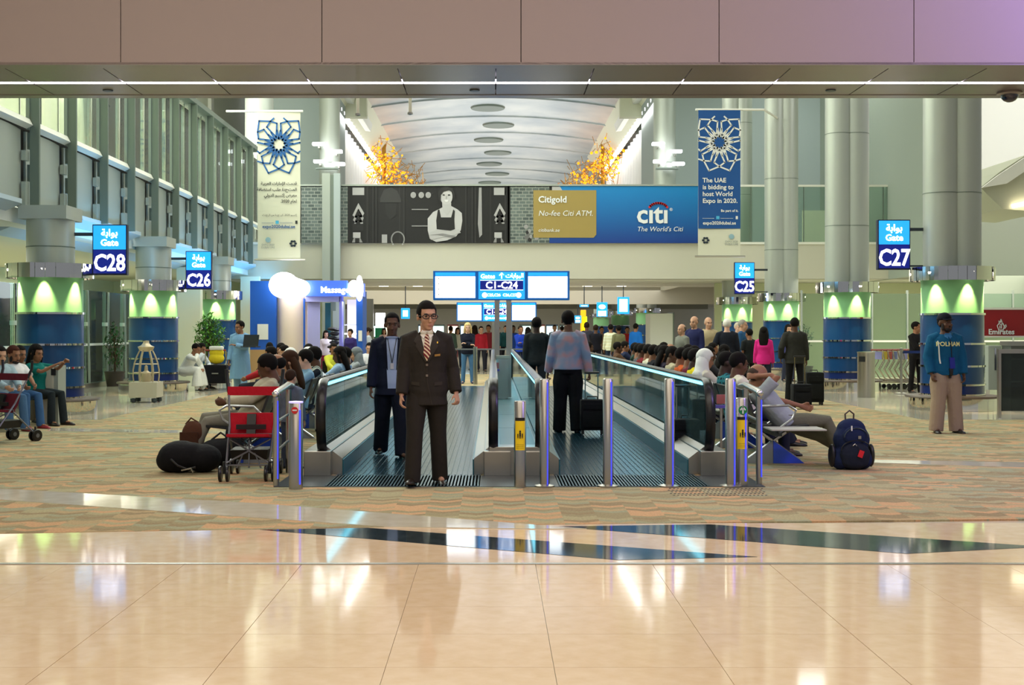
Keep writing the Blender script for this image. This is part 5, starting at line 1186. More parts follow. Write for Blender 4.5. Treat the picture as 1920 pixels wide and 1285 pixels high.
# ---- man in blue kurta with laptop
P5 = dict(WALK, vox=.011, g=.035, hem=-.1, robe=.42, L=dict(t=(-.02,-.30,1.18), h=(.7,.2,-.7)), R=(4,8,10,2), LL=(12,3,4), RL=(-8,3,14), hair='short', head=(-30,6,0), wide=1.02, legw=1.2)
t5 = build(P5); Y = 27.5
s5 = person(t5, PX(451,Y), Y, -8, 'man in pale blue kurta holding an open black laptop', (120,160,196), (126,164,198), 'm', (16,12,12), (20,16,16), 1.74)
t = thing('laptop', 'open black laptop held by the man in pale blue kurta', 'laptop', (PX(470,Y-.42), Y-.42, 1.14), math.radians(-15)); 
b = B(); b.box((0,.0,0),(.36,.25,.02)); b.obj('keyboard_base', 'black', t, world=False); b = B(); b.box((.06,-.10,.14),(.36,.015,.26), Matrix.Rotation(-.25,3,'X')); b.obj('screen_lid', 'black', t, world=False)
# ================================================================ TEMPLATES for the crowd
TV = .016
TS = {}
def T_(n, **k):
    if n not in TS:
        d = dict(WALK, vox=TV, hair='short'); d.update(PD[n[0]]); d.update(k); TS[n] = build(d)
    return TS[n]
HANG = dict(L=(2,8,12,3), R=(2,8,12,3), LL=(2,3,2), RL=(-2,3,2))
PD = {}
sitL = dict(hz=.50, hy=.12, LL=dict(t=(.12,-.36,.08), h=(0,-1,1)), RL=dict(t=(-.10,-.32,.08), h=(0,-1,1)), L=dict(t=(.10,-.22,.66), h=(1,.4,-.6)), R=dict(t=(-.10,-.22,.66), h=(-1,.4,-.6)), g=.022)
POSES = {
 'stand': dict(HANG, g=.026, hem=-.12),
 'cross': dict(HANG, g=.026, hem=-.1, L=dict(t=(-.08,-.24,1.16), h=(1,.3,-.8)), R=dict(t=(.08,-.26,1.12), h=(-1,.3,-.8))),
 'pocket': dict(HANG, g=.03, hem=-.16, L=(-14,22,40,24), R=(2,10,14,4), wide=1.08),
 'walk': dict(WALK, g=.024, hem=-.1, LL=(20,2,8), RL=(-18,2,18)),
 'sit': dict(sitL, lean=-16, head=(0,0,0), neckf=18),
 'slouch': dict(sitL, hy=.02, hz=.47, lean=-32, neckf=34, LL=dict(t=(.14,-.62,.08), h=(0,-1,1)), RL=dict(t=(-.12,-.54,.08), h=(0,-1,1))),
 'bend': dict(sitL, lean=34, neckf=14, L=dict(t=(.08,-.36,.56), h=(1,.2,-.4)), R=dict(t=(-.06,-.30,.92), h=(-1,-.2,-.6))),
 'phone': dict(sitL, lean=-4, neckf=10, L=dict(t=(.16,-.34,1.02), h=(.8,.2,-1)), R=dict(t=(.02,-.3,.98), h=(-.8,.2,-1))),
}
def tp(pose, hair='short', fem=0, sleeve='long', head=(0,0,0), **k):
    key = (pose, hair, fem, sleeve, head, tuple(sorted((a, str(b)) for a, b in k.items())))
    if key not in TS:
        d = dict(vox=TV, hair=hair, fem=fem, sleeve=sleeve, head=head); d.update(POSES[pose]); d['head'] = head; d.update(k); TS[key] = build(d)
    return TS[key]
# ================================================================ STANDING AND WALKING CROWD
def std(px, ytop, h, Y, rz, label, top, leg, tpl, **k):
    return person(tpl, PX(px, Y), Y, rz, label, top, leg, h=h, **k)
NAVY, BLK, KHAKI, WHT, JEAN = (24,30,52), (20,20,24), (176,160,126), (226,226,220), (52,76,110)
S_, SB, LG = tp('stand'), tp('stand', 'balding'), tp('stand', 'long', 1)
PK, CR, WK_ = tp('pocket'), tp('cross', 'short'), tp('walk')
person(WK_, PX(1006,23.5), 23.5, 178, 'man in plain dark suit walking away ahead of the patterned shirt man', (32,36,38), (24,28,34), 'x', h=1.80)
person(tp('cross','long',1), PX(876,34), 34.6, 5, 'blonde woman in dark coat and jeans facing the walkway end', (20,24,40), (70,110,150), 'p', (214,186,130), (20,30,60), h=1.72)
person(PK, PX(1490,26), 26, 176, 'man in dark grey jacket with hand on hip beside a suitcase', (46,46,42), (22,22,24), 'd', h=1.78)
person(tp('stand','long',1), PX(1432,27.5), 27.5, 165, 'woman with long dark hair and bright pink top', (214,40,130), (40,44,60), 'm', h=1.58)
person(tp('cross','short',head=(30,0,0)), PX(1717,29.5), 29.5, 30, 'guard in black standing at the end of the trolley row', (22,20,22), (18,16,18), 'm', h=1.72)
# older men talking
person(SB, PX(1279,29), 29, -60, 'balding man in black and white jacket holding papers', (120,122,112), (70,80,60), 'l', (90,80,70), h=1.66)
person(SB, PX(1302,30), 30, -40, 'tall bald man in navy tracksuit jacket with green sleeve beside him', (34,38,78), (40,44,66), 'l', (110,100,90), h=1.86)
person(tp('stand','balding',head=(25,0,0)), PX(1328,30.5), 30.5, -15, 'grey-haired man in beige blazer and pale shirt', KHAKI, (50,40,44), 'l', (150,140,130), h=1.84)
ow = person(PK, PX(1363,28.5), 28.5, 170, 'white-haired man in black jacket and jeans seen from behind', (26,30,40), JEAN, 'p', (226,222,212), h=1.78)
person(S_, PX(1392,31), 31, 60, 'grey-haired man in blue jacket looking aside', (40,80,120), (50,60,70), 'l', (150,144,136), h=1.78)
person(S_, PX(1383,33), 33, 20, 'red-faced man half hidden behind the white-haired man', (70,110,160), (60,60,70), 'p', (190,180,160), h=1.72)
person(tp('stand','short',0,'short'), PX(1405,29), 29, 200, 'man in black vest next to the pink-topped woman', (30,34,34), (40,44,44), 'm', h=1.55)
person(tp('stand','long',1), PX(1478,36), 36, 10, 'woman mostly hidden behind the dark grey jacket man', (60,60,110), (40,44,60), 'l', h=1.68)
# far concourse
FAR = [(1145,42,180,'man in white and yellow striped shirt far up the concourse',(226,226,190),(40,50,70),'m',1,S_,1.72),
 (1192,44,150,'man in bright blue shirt in front of the white booth',(30,110,200),(30,40,70),'m',0,S_,1.76),
 (1117,41,170,'man in black with folded arms near the striped shirt man',(20,20,30),(24,24,36),'d',0,CR,1.70),
 (1100,43,180,'man in dark vest over grey shirt close to the walking patterned shirt man',(50,50,64),(26,26,40),'d',0,S_,1.8),
 (1128,47,10,'person in brown top between the black shirt man and striped shirt man',(120,96,80),(60,50,50),'m',0,S_,1.66),
 (976,40,20,'person in royal blue shirt leaning over beyond the walkway',(30,60,170),(30,40,80),'m',0,CR,1.66),
 (990,44,160,'person in pink shawl past the dark suited walker',(196,110,140),(120,90,100),'l',0,LG,1.62),
 (962,46,10,'man in blue polo by the gantry post',(30,60,130),(30,30,40),'d',0,S_,1.70),
 (902,45,12,'person in red jacket left of the gantry posts',(160,30,44),(40,40,50),'l',0,S_,1.66),
 (890,47,200,'person in black coat behind the blonde woman',(24,24,30),(30,34,44),'l',0,LG,1.70),
 (916,46,350,'person in dark red top near the steel cabinet',(120,36,44),(44,44,60),'m',0,S_,1.72),
 (858,50,20,'person in white blouse far behind the suited man',(220,220,214),(60,70,90),'l',0,LG,1.62),
 (845,48,160,'person in green-grey shirt behind the flower display',(90,110,100),(40,50,60),'m',0,S_,1.68),
 (690,42,-70,'woman with dark bun in pale grey top by the kiosk pier',(190,196,206),(60,60,70),'l',0,tp('stand','bun',1),1.60),
 (657,37,-20,'red-haired person in purple top inside the kiosk front',(50,40,100),(40,40,60),'l',0,tp('stand','bun',1),1.55),
 (611,39.2,20,'pale shopper in white by the massage cushions',(226,216,216),(150,40,70),'p',0,LG,1.5),
 (1054,52,180,'distant person in mauve behind the walking men',(130,110,140),(50,50,60),'m',0,S_,1.7),
 (1068,55,0,'distant person in navy just left of the orange totem',(30,36,70),(40,40,50),'d',0,S_,1.74),
 (1040,50,0,'distant person in grey coat far along the walkway axis',(96,100,104),(40,40,44),'l',0,S_,1.74),
 (948,52,0,'distant person in dark teal between the gantry posts',(30,80,90),(30,30,40),'l',0,S_,1.72),
 (934,54,0,'distant person in black between the gantry posts',(18,18,22),(30,30,40),'m',0,S_,1.7),
 (720,52,10,'distant person in pale pink behind the navy suit man',(210,180,180),(60,60,80),'l',0,LG,1.6),
 (1160,40,200,'person in olive shirt before the distant blue columns',(110,110,80),(40,40,50),'d',0,S_,1.68),
 (1176,49,0,'distant person in red beside the blue shirt man',(170,40,40),(40,40,50),'m',0,S_,1.66)]
for px, Y, rz, lab, top, leg, sk, kd, tpl, h in FAR:
    person(tpl, PX(px,Y), Y, rz, lab, top, leg, sk, (214,186,130) if False else random.choice([(18,14,12),(40,28,20),(20,16,14)]), h=h, kind=kd)
# ================================================================ BEAM SEATING
def bench_proto():
    t = thing('seat_bench', 'x', 'bench', (0,0,0))     # seats face +x, row runs along +y; origin at near end on the floor
    pf = mat('perforated_black_seat', (30,32,34), .45); ch = mat('seat_chrome', (180,182,184), .25, .9); pale = mat('pale_side_panel', (150,156,160), .45); bl = mat('blue_side_panel', (52,92,220), .4)
    N = 4
    for i in range(N):
        y = .33+.6*i
        b = B(); b.loft([[Vector((x, yy, z)) for x, z in ((0.02,.41),(.30,.40),(.56,.43),(.56,.455),(.30,.425),(.02,.435))] for yy in (y-.25, y+.25)]); b.obj('seat', pf, t, world=False)
        b = B(); b.loft([[Vector((x, yy, z)) for x, z in ((0.03,.46),(-.06,.62),(-.14,.84),(-.165,.835),(-.085,.61),(.0,.45))] for yy in (y-.25, y+.25)]); b.obj('backrest', pf, t, world=False)
    for i in range(N+1):
        y = .03+.6*i
        b = B(); b.tube([(-.06,y,.58),(.02,y,.66),(.32,y,.67),(.40,y,.62),(.36,y,.52),(.22,y,.42)], .014, 6); b.obj('armrest', ch, t, world=False, smooth=True)
    B().bx(.16,.24,0,2.46,.33,.39).obj('beam', 'darksteel', t, world=False)
    for y in (.3, 2.1):
        b = B(); b.tube([(-.12,y,.02),(.36,y,.36)], .02, 6); b.tube([(.52,y,.02),(.06,y,.36)], .02, 6); b.obj('leg_cross', ch, t, world=False)
        b = B(); b.loft([[(-.16,yy,0),(.2,yy,0),(.2,yy,.26)] for yy in (y-.03,y+.0)]); b.obj('side_panel', pale, t, world=False)
        b = B(); b.loft([[(.205,yy,0),(.56,yy,0),(.205,yy,.26)] for yy in (y-.03,y+.0)]); b.obj('side_panel', bl, t, world=False)
    # end tray
    B().bx(0.03,.62,-.42,-.0,.425,.44).obj('end_table', mat('pale_end_table', (190,190,178), .35, .2), t, world=False)
    b = B(); b.tube([(.2,-.2,.42),(.2,.05,.36)], .02, 6); b.obj('table_bracket', ch, t, world=False); return t
bp_ = bench_proto(); kidmap(bp_)
spots = [(2.95, 13.55, 0, 'near seat bench under the sleeping man and his neighbours'), (2.95, 16.7, 0, 'second seat bench behind the sleeping man along the glass balustrade'), (2.95, 19.8, 0, 'third seat bench along the blue-columns side of the walkway'), (2.95, 22.9, 0, 'fourth seat bench, nearest the standing older men'),
         (-2.62, 15.95, 180, 'near seat bench beside the pushchair with the beige shirt man'), (-2.62, 19.1, 180, 'second seat bench behind the long-haired woman'), (-2.62, 22.2, 180, 'third seat bench towards the massage kiosk'), (-2.62, 25.3, 180, 'fourth seat bench, nearest the massage kiosk'),
         (-7.9, 21.4, 180, 'x')][:8]
for i, (x, y, a, lab) in enumerate(spots):
    o = bp_ if i == 0 else dup(bp_, (0,0,0), 0)
    o['label'] = lab; o.location = (x, y, 0); o.rotation_euler = (0,0,math.radians(a))
# left benches face -x: rotated 180, so their near end lies at y-2.46
sb_ = dup(bp_, (-8.05, 19.9, 0), math.radians(180-62), 'seat bench with the teal shirt girl in front of the near blue column')
# ================================================================ SEATED PEOPLE
def sit(px, Y, rz, lab, top, tpl, leg=(50,52,60), z=0, x=None, **k):
    return person(tpl, PX(px,Y) if x is None else x, Y, rz, lab, top, leg, z=z, **k)
SI, SLO, SF = tp('sit'), tp('slouch'), tp('sit','long',1)
SIH = tp('sit','thick')
# +x facing means rz = 90 ; -x facing means rz = -90 (a figure faces -y at 0)
R = [(2.95,14.75,'young man with dark hair and white-yellow shirt next to the sleeping man',(228,224,200),tp('sit','thick',head=(10,0,0)),'d',0),
 (2.92,15.35,'boy in teal checked shirt looking towards the gate',(40,120,130),tp('sit','short',0,'short',(0,0,0)),'x',2),
 (2.95,17.1,'person with white headscarf and robe in the right-hand row',(214,206,190),tp('sit','scarf',1),'m',0),
 (2.92,17.75,'man in bright yellow shirt leaning in the row',(226,206,20),tp('sit','thick',0,'short',(-8,4,0)),'x',0),
 (2.95,18.4,'man in maroon shirt next to the yellow shirt man',(110,30,50),SIH,'m',0),
 (2.92,19.0,'man in orange-brown shirt in the middle of the row',(200,90,40),tp('sit','short',0,'short',(20,0,0)),'m',0),
 (2.95,20.2,'man in cream jacket seen from behind in the row',(190,180,150),tp('sit','thick',head=(-30,0,0)),'d',0),
 (2.92,20.9,'woman with long dark hair in the row by the glass',(50,44,60),SF,'m',0),
 (2.95,21.6,'man in dark navy shirt beside the long-haired woman',(26,34,66),SIH,'d',0),
 (2.92,22.3,'person in black with messy dark hair farther along the row',(30,30,36),tp('sit','thick',head=(25,0,0)),'m',0),
 (2.95,23.3,'man in pale cream shirt near the row end',(206,200,176),SI,'m',0),
 (2.92,24.0,'man in dark red top near the row end',(120,26,36),SI,'d',0),
 (2.95,24.8,'person in grey hood at the far end of the row',(90,90,96),SIH,'m',0)]
for x, Y, lab, top, tpl, sk, kd in R: person(tpl, x+.22, Y, 90, lab, top, (40,44,56), sk, h=1.70, kind=kd)
R2 = [(3.9,22.5,100,'man in beige coat with crossed straps in the outer row',(200,190,160),SI,'l'),(3.95,21.2,80,'curly-haired man in dark shirt in the outer row',(50,50,56),SIH,'d'),(4.1,24.4,95,'fair-haired person in white in the outer row',(220,216,206),SI,'l'),
 (3.9,25.6,60,'bald man in pale blue in the outer row',(150,180,190),tp('sit','balding'),'m'),(4.6,23.4,110,'woman in black leaning forward in the outer row',(26,24,28),SF,'m'),(4.8,26.4,90,'child in teal top in the outer row',(40,130,140),SI,'m'),
 (3.4,27.5,70,'man in dark green seated nearest the walkway end',(40,60,50),SIH,'d'),(4.2,28.6,90,'man in navy seated in front of the white booth',(24,30,60),SIH,'m'),(3.2,29.4,90,'person in brown jacket seated below the blue shirt man',(90,64,44),SIH,'d'),(5.2,27.8,80,'person in grey shirt seated below the old men',(130,134,140),SI,'m'),
 (2.6,30.6,90,'person in black seated below the striped shirt man',(22,22,26),SIH,'d'),(3.6,31.5,90,'person in dark blue seated far back near the striped shirt man',(30,40,70),SIH,'m')]
for x, Y, rz, lab, top, tpl, sk in R2:
    person(tpl, x, Y, rz, lab, top, (44,46,54), sk, h=1.68 if 'child' not in lab else 1.3)
    s = thing('seat', 'black seat under the '+lab.split(' in the ')[0].split(' seated ')[0], 'seat', (x, Y, 0), math.radians(rz))
    B().bx(-.25,.25,-.22,.25,.40,.43).obj('seat_pan', 'black', s, world=False); B().bx(-.25,.25,.24,.27,.43,.8).obj('backrest', 'black', s, world=False); B().bx(-.03,.03,0,.06,0,.4).obj('leg', 'steel', s, world=False)
# left rows
L_ = [(-2.60,13.9,-72,'dark-haired man in beige shirt seated behind the pushchair, seen from behind',(176,170,146),tp('slouch','short',head=(-24,0,0)),'d',0,(128,126,112),1.84),
 (-2.60,14.7,-90,'bald dark-suited man seated beside the beige shirt man',(40,42,48),tp('sit','balding',head=(0,8,0)),'m',0,(40,42,50),1.68),
 (-2.60,15.5,-80,'woman with very long brown hair turned in profile',(196,186,160),tp('sit','long',1,'long',(-10,0,0)),'l',0,(80,80,90),1.70),
 (-2.60,16.9,-60,'woman with dark bob in pale blue looking towards the camera',(130,170,200),tp('sit','thick',1,'long',(-20,0,0)),'p',0,(50,60,80),1.70),
 (-2.60,17.6,-70,'person in striped shirt holding a yellow cloth',(170,180,170),tp('sit','thick',0,'long',(-30,0,0)),'d',3,(50,60,80),1.74),
 (-2.60,18.4,70,'man in white cap and white robe turned to his neighbour',(226,224,216),tp('sit','taqiyah',0,'long',(-50,0,0),beard=1),'m',0,(220,218,210),1.70),
 (-2.60,19.9,60,'second man in white cap, leaning behind the first',(206,214,224),tp('sit','taqiyah',0,'long',(20,14,0)),'m',0,(200,200,196),1.70),
 (-2.60,20.6,-90,'woman with thick dark hair in the left row',(150,180,210),SF,'d',0,(60,60,70),1.68),
 (-2.60,21.4,-90,'man in blue and white shirt near the kiosk side',(120,150,200),SIH,'d',1,(60,60,70),1.66),
 (-2.60,23.2,-80,'woman in grey headscarf near the kiosk side',(150,156,160),tp('sit','scarf',1),'l',0,(60,60,70),1.62)]
for x, Y, rz, lab, top, tpl, sk, kd, lg, h in L_: person(tpl, x-.20 if rz < 0 else x-.25, Y, rz, lab, top, lg, sk, (60,38,26) if 'brown hair' in lab else (18,14,12), h=h, kind=kd, gear=(230,230,226) if 'cap' in lab else (120,126,130))
LC = [(528,13.6,'child with brown hair peeking over the balustrade end',(100,110,130),'l',1.12),]
for px, Y, lab, top, sk, h in LC: person(tp('stand','thick'), PX(545,13.3), 13.3, 160, lab, top, (60,70,90), sk, (50,34,24), h=1.08)
L2 = [(-4.3,22.5,-90,'man in red shirt seated in the outer left row',(170,40,50),SIH,'m'),(-4.4,24.5,-80,'person in cream seated in the outer left row',(200,196,180),SI,'l'),(-4.2,26.5,-60,'person in dark coat seated in the outer left row',(40,44,50),SIH,'d'),(-3.6,28,20,'person in yellow-green top seated before the kiosk',(190,190,60),SI,'m'),(-4.9,27.5,-30,'person in magenta seated near the laptop man',(160,40,90),SF,'m'),(-3.0,29.5,0,'person in pale shirt seated below the display cushions',(206,206,210),SI,'l'),(-2.4,27.2,-90,'man in white robe seated near the far balustrade',(226,226,220),tp('sit','taqiyah'),'m'),(-2.3,28.6,-90,'woman in black seated near the far balustrade',(24,22,26),SF,'m'),(-5.4,29.6,10,'person in grey seated in front of the kiosk column',(120,126,130),SIH,'d')]
for x, Y, rz, lab, top, tpl, sk in L2:
    person(tpl, x, Y, rz, lab, top, (44,46,54), sk, h=1.66)
    s = thing('seat', 'black seat under the '+lab.split(' seated ')[0], 'seat', (x, Y, 0), math.radians(rz))
    B().bx(-.25,.25,-.22,.25,.40,.43).obj('seat_pan', 'black', s, world=False); B().bx(-.25,.25,.24,.27,.43,.8).obj('backrest', 'black', s, world=False); B().bx(-.03,.03,0,.06,0,.4).obj('leg', 'steel', s, world=False)
# sleeping man, reclined, arms behind his head
PS = dict(hz=.47, hy=.0, lean=-44, neckf=22, head=(-10,12,0), LL=dict(t=(.1,-.80,.08), h=(0,-.6,1)), RL=dict(t=(-.08,-.62,.08), h=(0,-.5,1)), L=dict(t=(.17,-.24,.62), h=(1,.2,-.4)), R=dict(t=(-.10,.34,.98), h=(-.5,-1,.4)), g=.024, vox=.011, hair='balding', sleeve='short', wide=1.05, hem=-.05, legw=1.2)
ps = build(PS)
sl2 = person(ps, 3.32, 13.95, 88, 'sleeping man in grey T-shirt and khaki trousers reclined with an arm behind his head', (160,168,170), (104,104,84), 'm', (70,56,46), (120,120,120), h=1.76)
person(tp('slouch','thick'), 3.3, 16.0, 90, 'person in dark jeans stretched out behind the sleeping man', (196,200,196), (34,38,52), 'm', h=1.76)
# far left bench group
girl = tp('phone','long',1,'short')
person(girl, PX(70,19.3), 19.5, 62, 'girl with long black hair in teal T-shirt raising her phone', (10,110,104), (36,44,48), 'm', h=1.72, shoe=(40,28,22))
person(tp('sit','short',0,'short',(10,0,0),beard=1), PX(30,18.7), 18.9, 50, 'bearded young man in white top and blue jeans beside the teal girl', (222,220,222), (60,96,140), 'm', (70,36,26), h=1.74, shoe=(150,40,50))
person(tp('sit','short',0,'long'), PX(2,18.2), 18.4, 45, 'person in jeans and light shirt at the edge of the bench, behind the dark pushchair', (150,170,180), (70,104,140), 'l', h=1.74, shoe=(130,30,40))
person(tp('sit','short',0,'long',(5,0,0)), PX(48,20.1), 20.2, 55, 'person in khaki trousers seated just behind the teal girl', (120,110,96), (120,112,92), 'm', h=1.72)
# people at the third column
person(tp('bend','short',0,'long',robe=.2), PX(352,30.5), 30.5, 75, 'man in long white robe bending forward on the round bench', (232,232,224), (226,226,220), 'm', h=1.72)
person(tp('bend','short',0,'long'), PX(366,31.6), 31.6, 60, 'man in white shirt with hand to his face behind the robed man', (206,214,220), (50,60,80), 'm', h=1.72)
# ================================================================ BAGS, PUSHCHAIRS, SUITCASES
def pushchair(lab, loc, rz, fab, handles):
    t = thing('pushchair', lab, 'pushchair', loc, rz); al = mat('grey_aluminium', (120,122,126), .35, .6); fb = cloth(fab)
    for s in (-.26,.26):
        B().tube([(s*.80,-.34,.09),(s*.86,.02,.52),(s,.20,.86)], .012, 8).obj('side_frame', al, t, world=False); B().tube([(s,.20,.86),(s*1.08,.25,.98),(s*1.12,.25,1.10)], .019, 8).obj('handle', 'black', t, world=False, smooth=True)
        B().tube([(s*.9,.36,.09),(s*.82,.0,.42)], .012, 8).obj('rear_strut', al, t, world=False)
        for y in (-.34,.36):
            for q in (-.035,.035):
                b = B(); b.lathe([(.012,-.014),(.075,-.014),(.08,-.008),(.08,.008),(.075,.014),(.012,.014)], n=18); b.bm.transform(Matrix.Translation((s*.86+q,y,.08)) @ Matrix.Rotation(PI/2,4,'Y')); o = b.obj('wheel', 'rubber', t, world=False, smooth=True)
                b = B(); b.lathe([(0,-.016),(.03,-.016),(.03,.016),(0,.016)], n=10); b.bm.transform(Matrix.Translation((s*.86+q,y,.08)) @ Matrix.Rotation(PI/2,4,'Y')); link('hub', b.mesh(), al, o)
            B().tube([(s*.86,y,.08),(s*.86,y,.20)], .014, 6).obj('wheel_fork', 'black', t, world=False)
    B().tube([(-.22,0,.44),(.22,0,.44)], .012, 8).tube([(-.2,-.3,.16),(.2,-.3,.16)], .009, 6).tube([(-.2,.34,.16),(.2,.34,.16)], .009, 6).obj('cross_bar', al, t, world=False)
    b = B(); b.tube([(-.21,-.3,.18),(.2,-.1,.40)], .009, 6); b.tube([(.21,-.3,.18),(-.2,-.1,.40)], .009, 6); b.tube([(-.12,-.2,.12),(0,-.16,.40),(.12,-.2,.12)], .009, 6); b.tube([(0,-.16,.40),(0,-.2,.12)], .009, 6); b.obj('folding_brace', al, t, world=False)
    B().loft([[(x,.19,.83),(x,.205,.92),(x,.19,.92),(x,.175,.83)] for x in (-.27,.27)]).obj('back_band', fb, t, world=False)
    b = B(); b.loft([[(x*(1-.10*(k==0)), y+.02*abs(x), z) for x in (-.23,-.12,0,.12,.23)]+[(x*.97, y-.03, z) for x in (.23,.12,0,-.12,-.23)] for k, (y, z) in enumerate(((.02,.42),(.06,.50),(.09,.58),(.11,.655)))]); b.obj('seat_back', fb, t, world=False, smooth=True)
    b = B(); b.loft([[(x,.04,.44),(x,-.28,.47),(x,-.28,.44),(x,.04,.40)] for x in (-.21,.21)]); b.obj('seat_base', fb, t, world=False)
    B().box((0,-.01,.54),(.09,.04,.22), Matrix.Rotation(-.3,3,'X')).box((0,-.03,.52),(.3,.03,.05)).obj('harness', 'black', t, world=False)
    b = B(); b.loft([[(x,-.2,.30),(x,.2,.30),(x*.9,.15,.2),(x*.9,-.15,.2)] for x in (-.19,.19)]); b.obj('under_basket', 'black', t, world=False); return t
pushchair('empty pushchair with red fabric standing beside the no entry post', (PX(468,12.4), 12.5, 0), .06, (176,22,40), 1)
pushchair('dark pushchair with maroon fabric cut by the frame edge', (PX(-2,16.3), 16.4, 0), -.5, (96,26,40), 1)
def blob(name, lab, cat, loc, parts, m, extra=None, rz=0):
    t = thing(name, lab, cat, loc, rz); b = B()
    for c, r in parts: b.ell(c, r, 16)
    me = remesh(b.mesh(), .015, 4); link('bag_body', me, m, t)
    return t
bf = cloth((20,20,24))
t = blob('duffel_bag', 'lumpy black duffel bag on the carpet beside the pushchair', 'bag', (PX(345,12.9), 12.95, 0), [((-.05,0,.17),(.24,.2,.17)),((.18,.03,.15),(.2,.2,.15)),((-.16,.02,.13),(.15,.17,.13)),((.06,0,.22),(.16,.14,.1))], bf)
B().tube([(-.1,-.19,.16),(-.02,-.235,.10),(.08,-.235,.06),(.16,-.21,.08)], .012, 6).obj('strap', 'black', t, world=False, smooth=True); B().tube([(.02,-.235,.05),(.12,-.24,.07),(.14,-.235,.03)], .01, 6).obj('grey_strap', 'steel', t, world=False)
t = blob('holdall', 'black holdall under the seat behind the duffel bag', 'bag', (PX(408,13.3), 13.45, 0), [((0,0,.16),(.26,.18,.16)),((.1,.02,.2),(.16,.15,.13))], bf)
B().tube([(-.1,0,.3),(0,0,.38),(.1,0,.31)], .012, 6).obj('handle', 'black', t, world=False)
t = blob('shoulder_bag', 'brown leather shoulder bag standing behind the black duffel bag', 'bag', (PX(354,13.5), 13.6, 0), [((0,0,.25),(.12,.1,.25)),((.03,0,.36),(.12,.08,.14))], cloth((84,54,38)))
B().box((0,-.10,.28),(.2,.015,.2)).obj('front_flap', cloth((70,44,30)), t, world=False)
b = B(); b.tube([(-.06,0,.46),(0,0,.53),(.08,0,.48)], .01, 6); b.obj('handle', cloth((84,54,38)), t, world=False)
# navy backpack
def backpack(lab, loc, rz, c1, s=1):
    t = thing('backpack', lab, 'backpack', loc, rz); t.scale = (s,)*3; f = cloth(c1); f2 = cloth((30,36,48))
    def bl(parts, name, m, vox=.012):
        b = B()
        for c, r in parts: b.ell(c, r, 16)
        return link(name, remesh(b.mesh(), vox, 3), m, t)
    bl([((0,0,.14),(.20,.13,.14)),((0,0,.30),(.19,.12,.16)),((0,.01,.40),(.15,.10,.11)),((.12,0,.1),(.09,.11,.1)),((-.12,0,.1),(.09,.11,.1))], 'main_compartment', f)
    bl([((0,-.10,.16),(.16,.06,.12)),((0,-.09,.10),(.15,.06,.09))], 'front_pocket', f2); bl([((0,-.09,.34),(.13,.045,.10))], 'upper_pocket', f)
    for sd in (-1,1): bl([((sd*.20,0,.14),(.035,.07,.12))], 'side_pocket', 'black')
    pts = [(.155*math.cos(a), -.125-.0*a, .20+.10*math.sin(a)) for a in [PI*i/10 for i in range(11)]]; B().tube(pts, .006, 6).obj('zip', 'black', t, world=False, smooth=True)
    pts = [(.12*math.cos(a), -.125, .33+.09*math.sin(a)) for a in [PI*i/10 for i in range(11)]]; B().tube(pts, .005, 6).obj('zip', 'darksteel', t, world=False, smooth=True)
    B().tube([(-.04,.05,.47),(-.045,.05,.55),(0,.05,.585),(.045,.05,.55),(.04,.05,.47)], .009, 8).obj('top_handle', mat('brown_grip', (70,54,44), .6), t, world=False, smooth=True)
    B().box((.03,-.137,.33),(.03,.006,.03)).obj('metal_emblem', 'steel', t, world=False); B().tube([(-.05,-.16,.25),(-.03,-.165,.27),(-.01,-.16,.25)], .005, 6).obj('zip_pull', 'chrome', t, world=False)
    B().box((.03,-.17,.17),(.05,.006,.07), Matrix.Rotation(.35,3,'Y')).obj('red_tag', mat('red_luggage_tag', (210,24,40), .4), t, world=False); B().tube([(0,-.16,.25),(.02,-.168,.2)], .003, 5).obj('tag_string', 'black', t, world=False)
    B().box((-.05,-.135,.42),(.012,.006,.05)).obj('buckle', 'white', t, world=False); return t
backpack('large navy backpack with red tag standing on the carpet by the sleeping man', (PX(1604,13.1), 13.25, 0), .1, (26,38,70), 1.08)
# suitcases
def suitcase(lab, loc, rz, w, h, d, col, handle=.45, hc='steel', lid=None, tilt=0):
    t = thing('suitcase', lab, 'suitcase', loc, rz); t.rotation_euler = (tilt, 0, rz); m = cloth(col)
    B().box((0,0,.06+h/2),(w,d,h), bev=.03).obj('case_body', m, t, world=False, smooth=True)
    B().box((0,-d/2-.012,.06+h*.36),(w*.8,.03,h*.5), bev=.012).obj('front_pocket', m, t, world=False, smooth=True); B().box((0,-d/2-.008,.06+h*.78),(w*.75,.02,h*.18), bev=.008).obj('front_pocket', m, t, world=False)
    for s in (-1,1):
        b = B(); b.lathe([(0,-.012),(.03,-.012),(.03,.012),(0,.012)], n=14); b.bm.transform(Matrix.Translation((s*w*.4,d*.3,.03)) @ Matrix.Rotation(PI/2,4,'Y')); b.obj('wheel', 'black', t, world=False); B().box((s*w*.4,-d*.3,.035),(.04,.04,.06)).obj('foot', 'black', t, world=False)
        if handle: B().tube([(s*w*.27,d*.4,.06+h),(s*w*.27,d*.4,.06+h+handle)], .009, 8).obj('handle_tube', hc, t, world=False)
    if handle: B().tube([(-w*.31,d*.4,.06+h+handle),(w*.31,d*.4,.06+h+handle)], .016, 8).obj('handle_grip', 'black', t, world=False)
    B().tube([(-.08,0,.06+h),(-.07,0,.10+h),(.07,0,.10+h),(.08,0,.06+h)], .009, 6).obj('top_handle', 'black', t, world=False)
    return t
suitcase('black rolling cabin bag pulled by the patterned shirt man', (PX(1110,17.6), 17.6, .012), 0, .34, .44, .2, (16,16,18), .38)
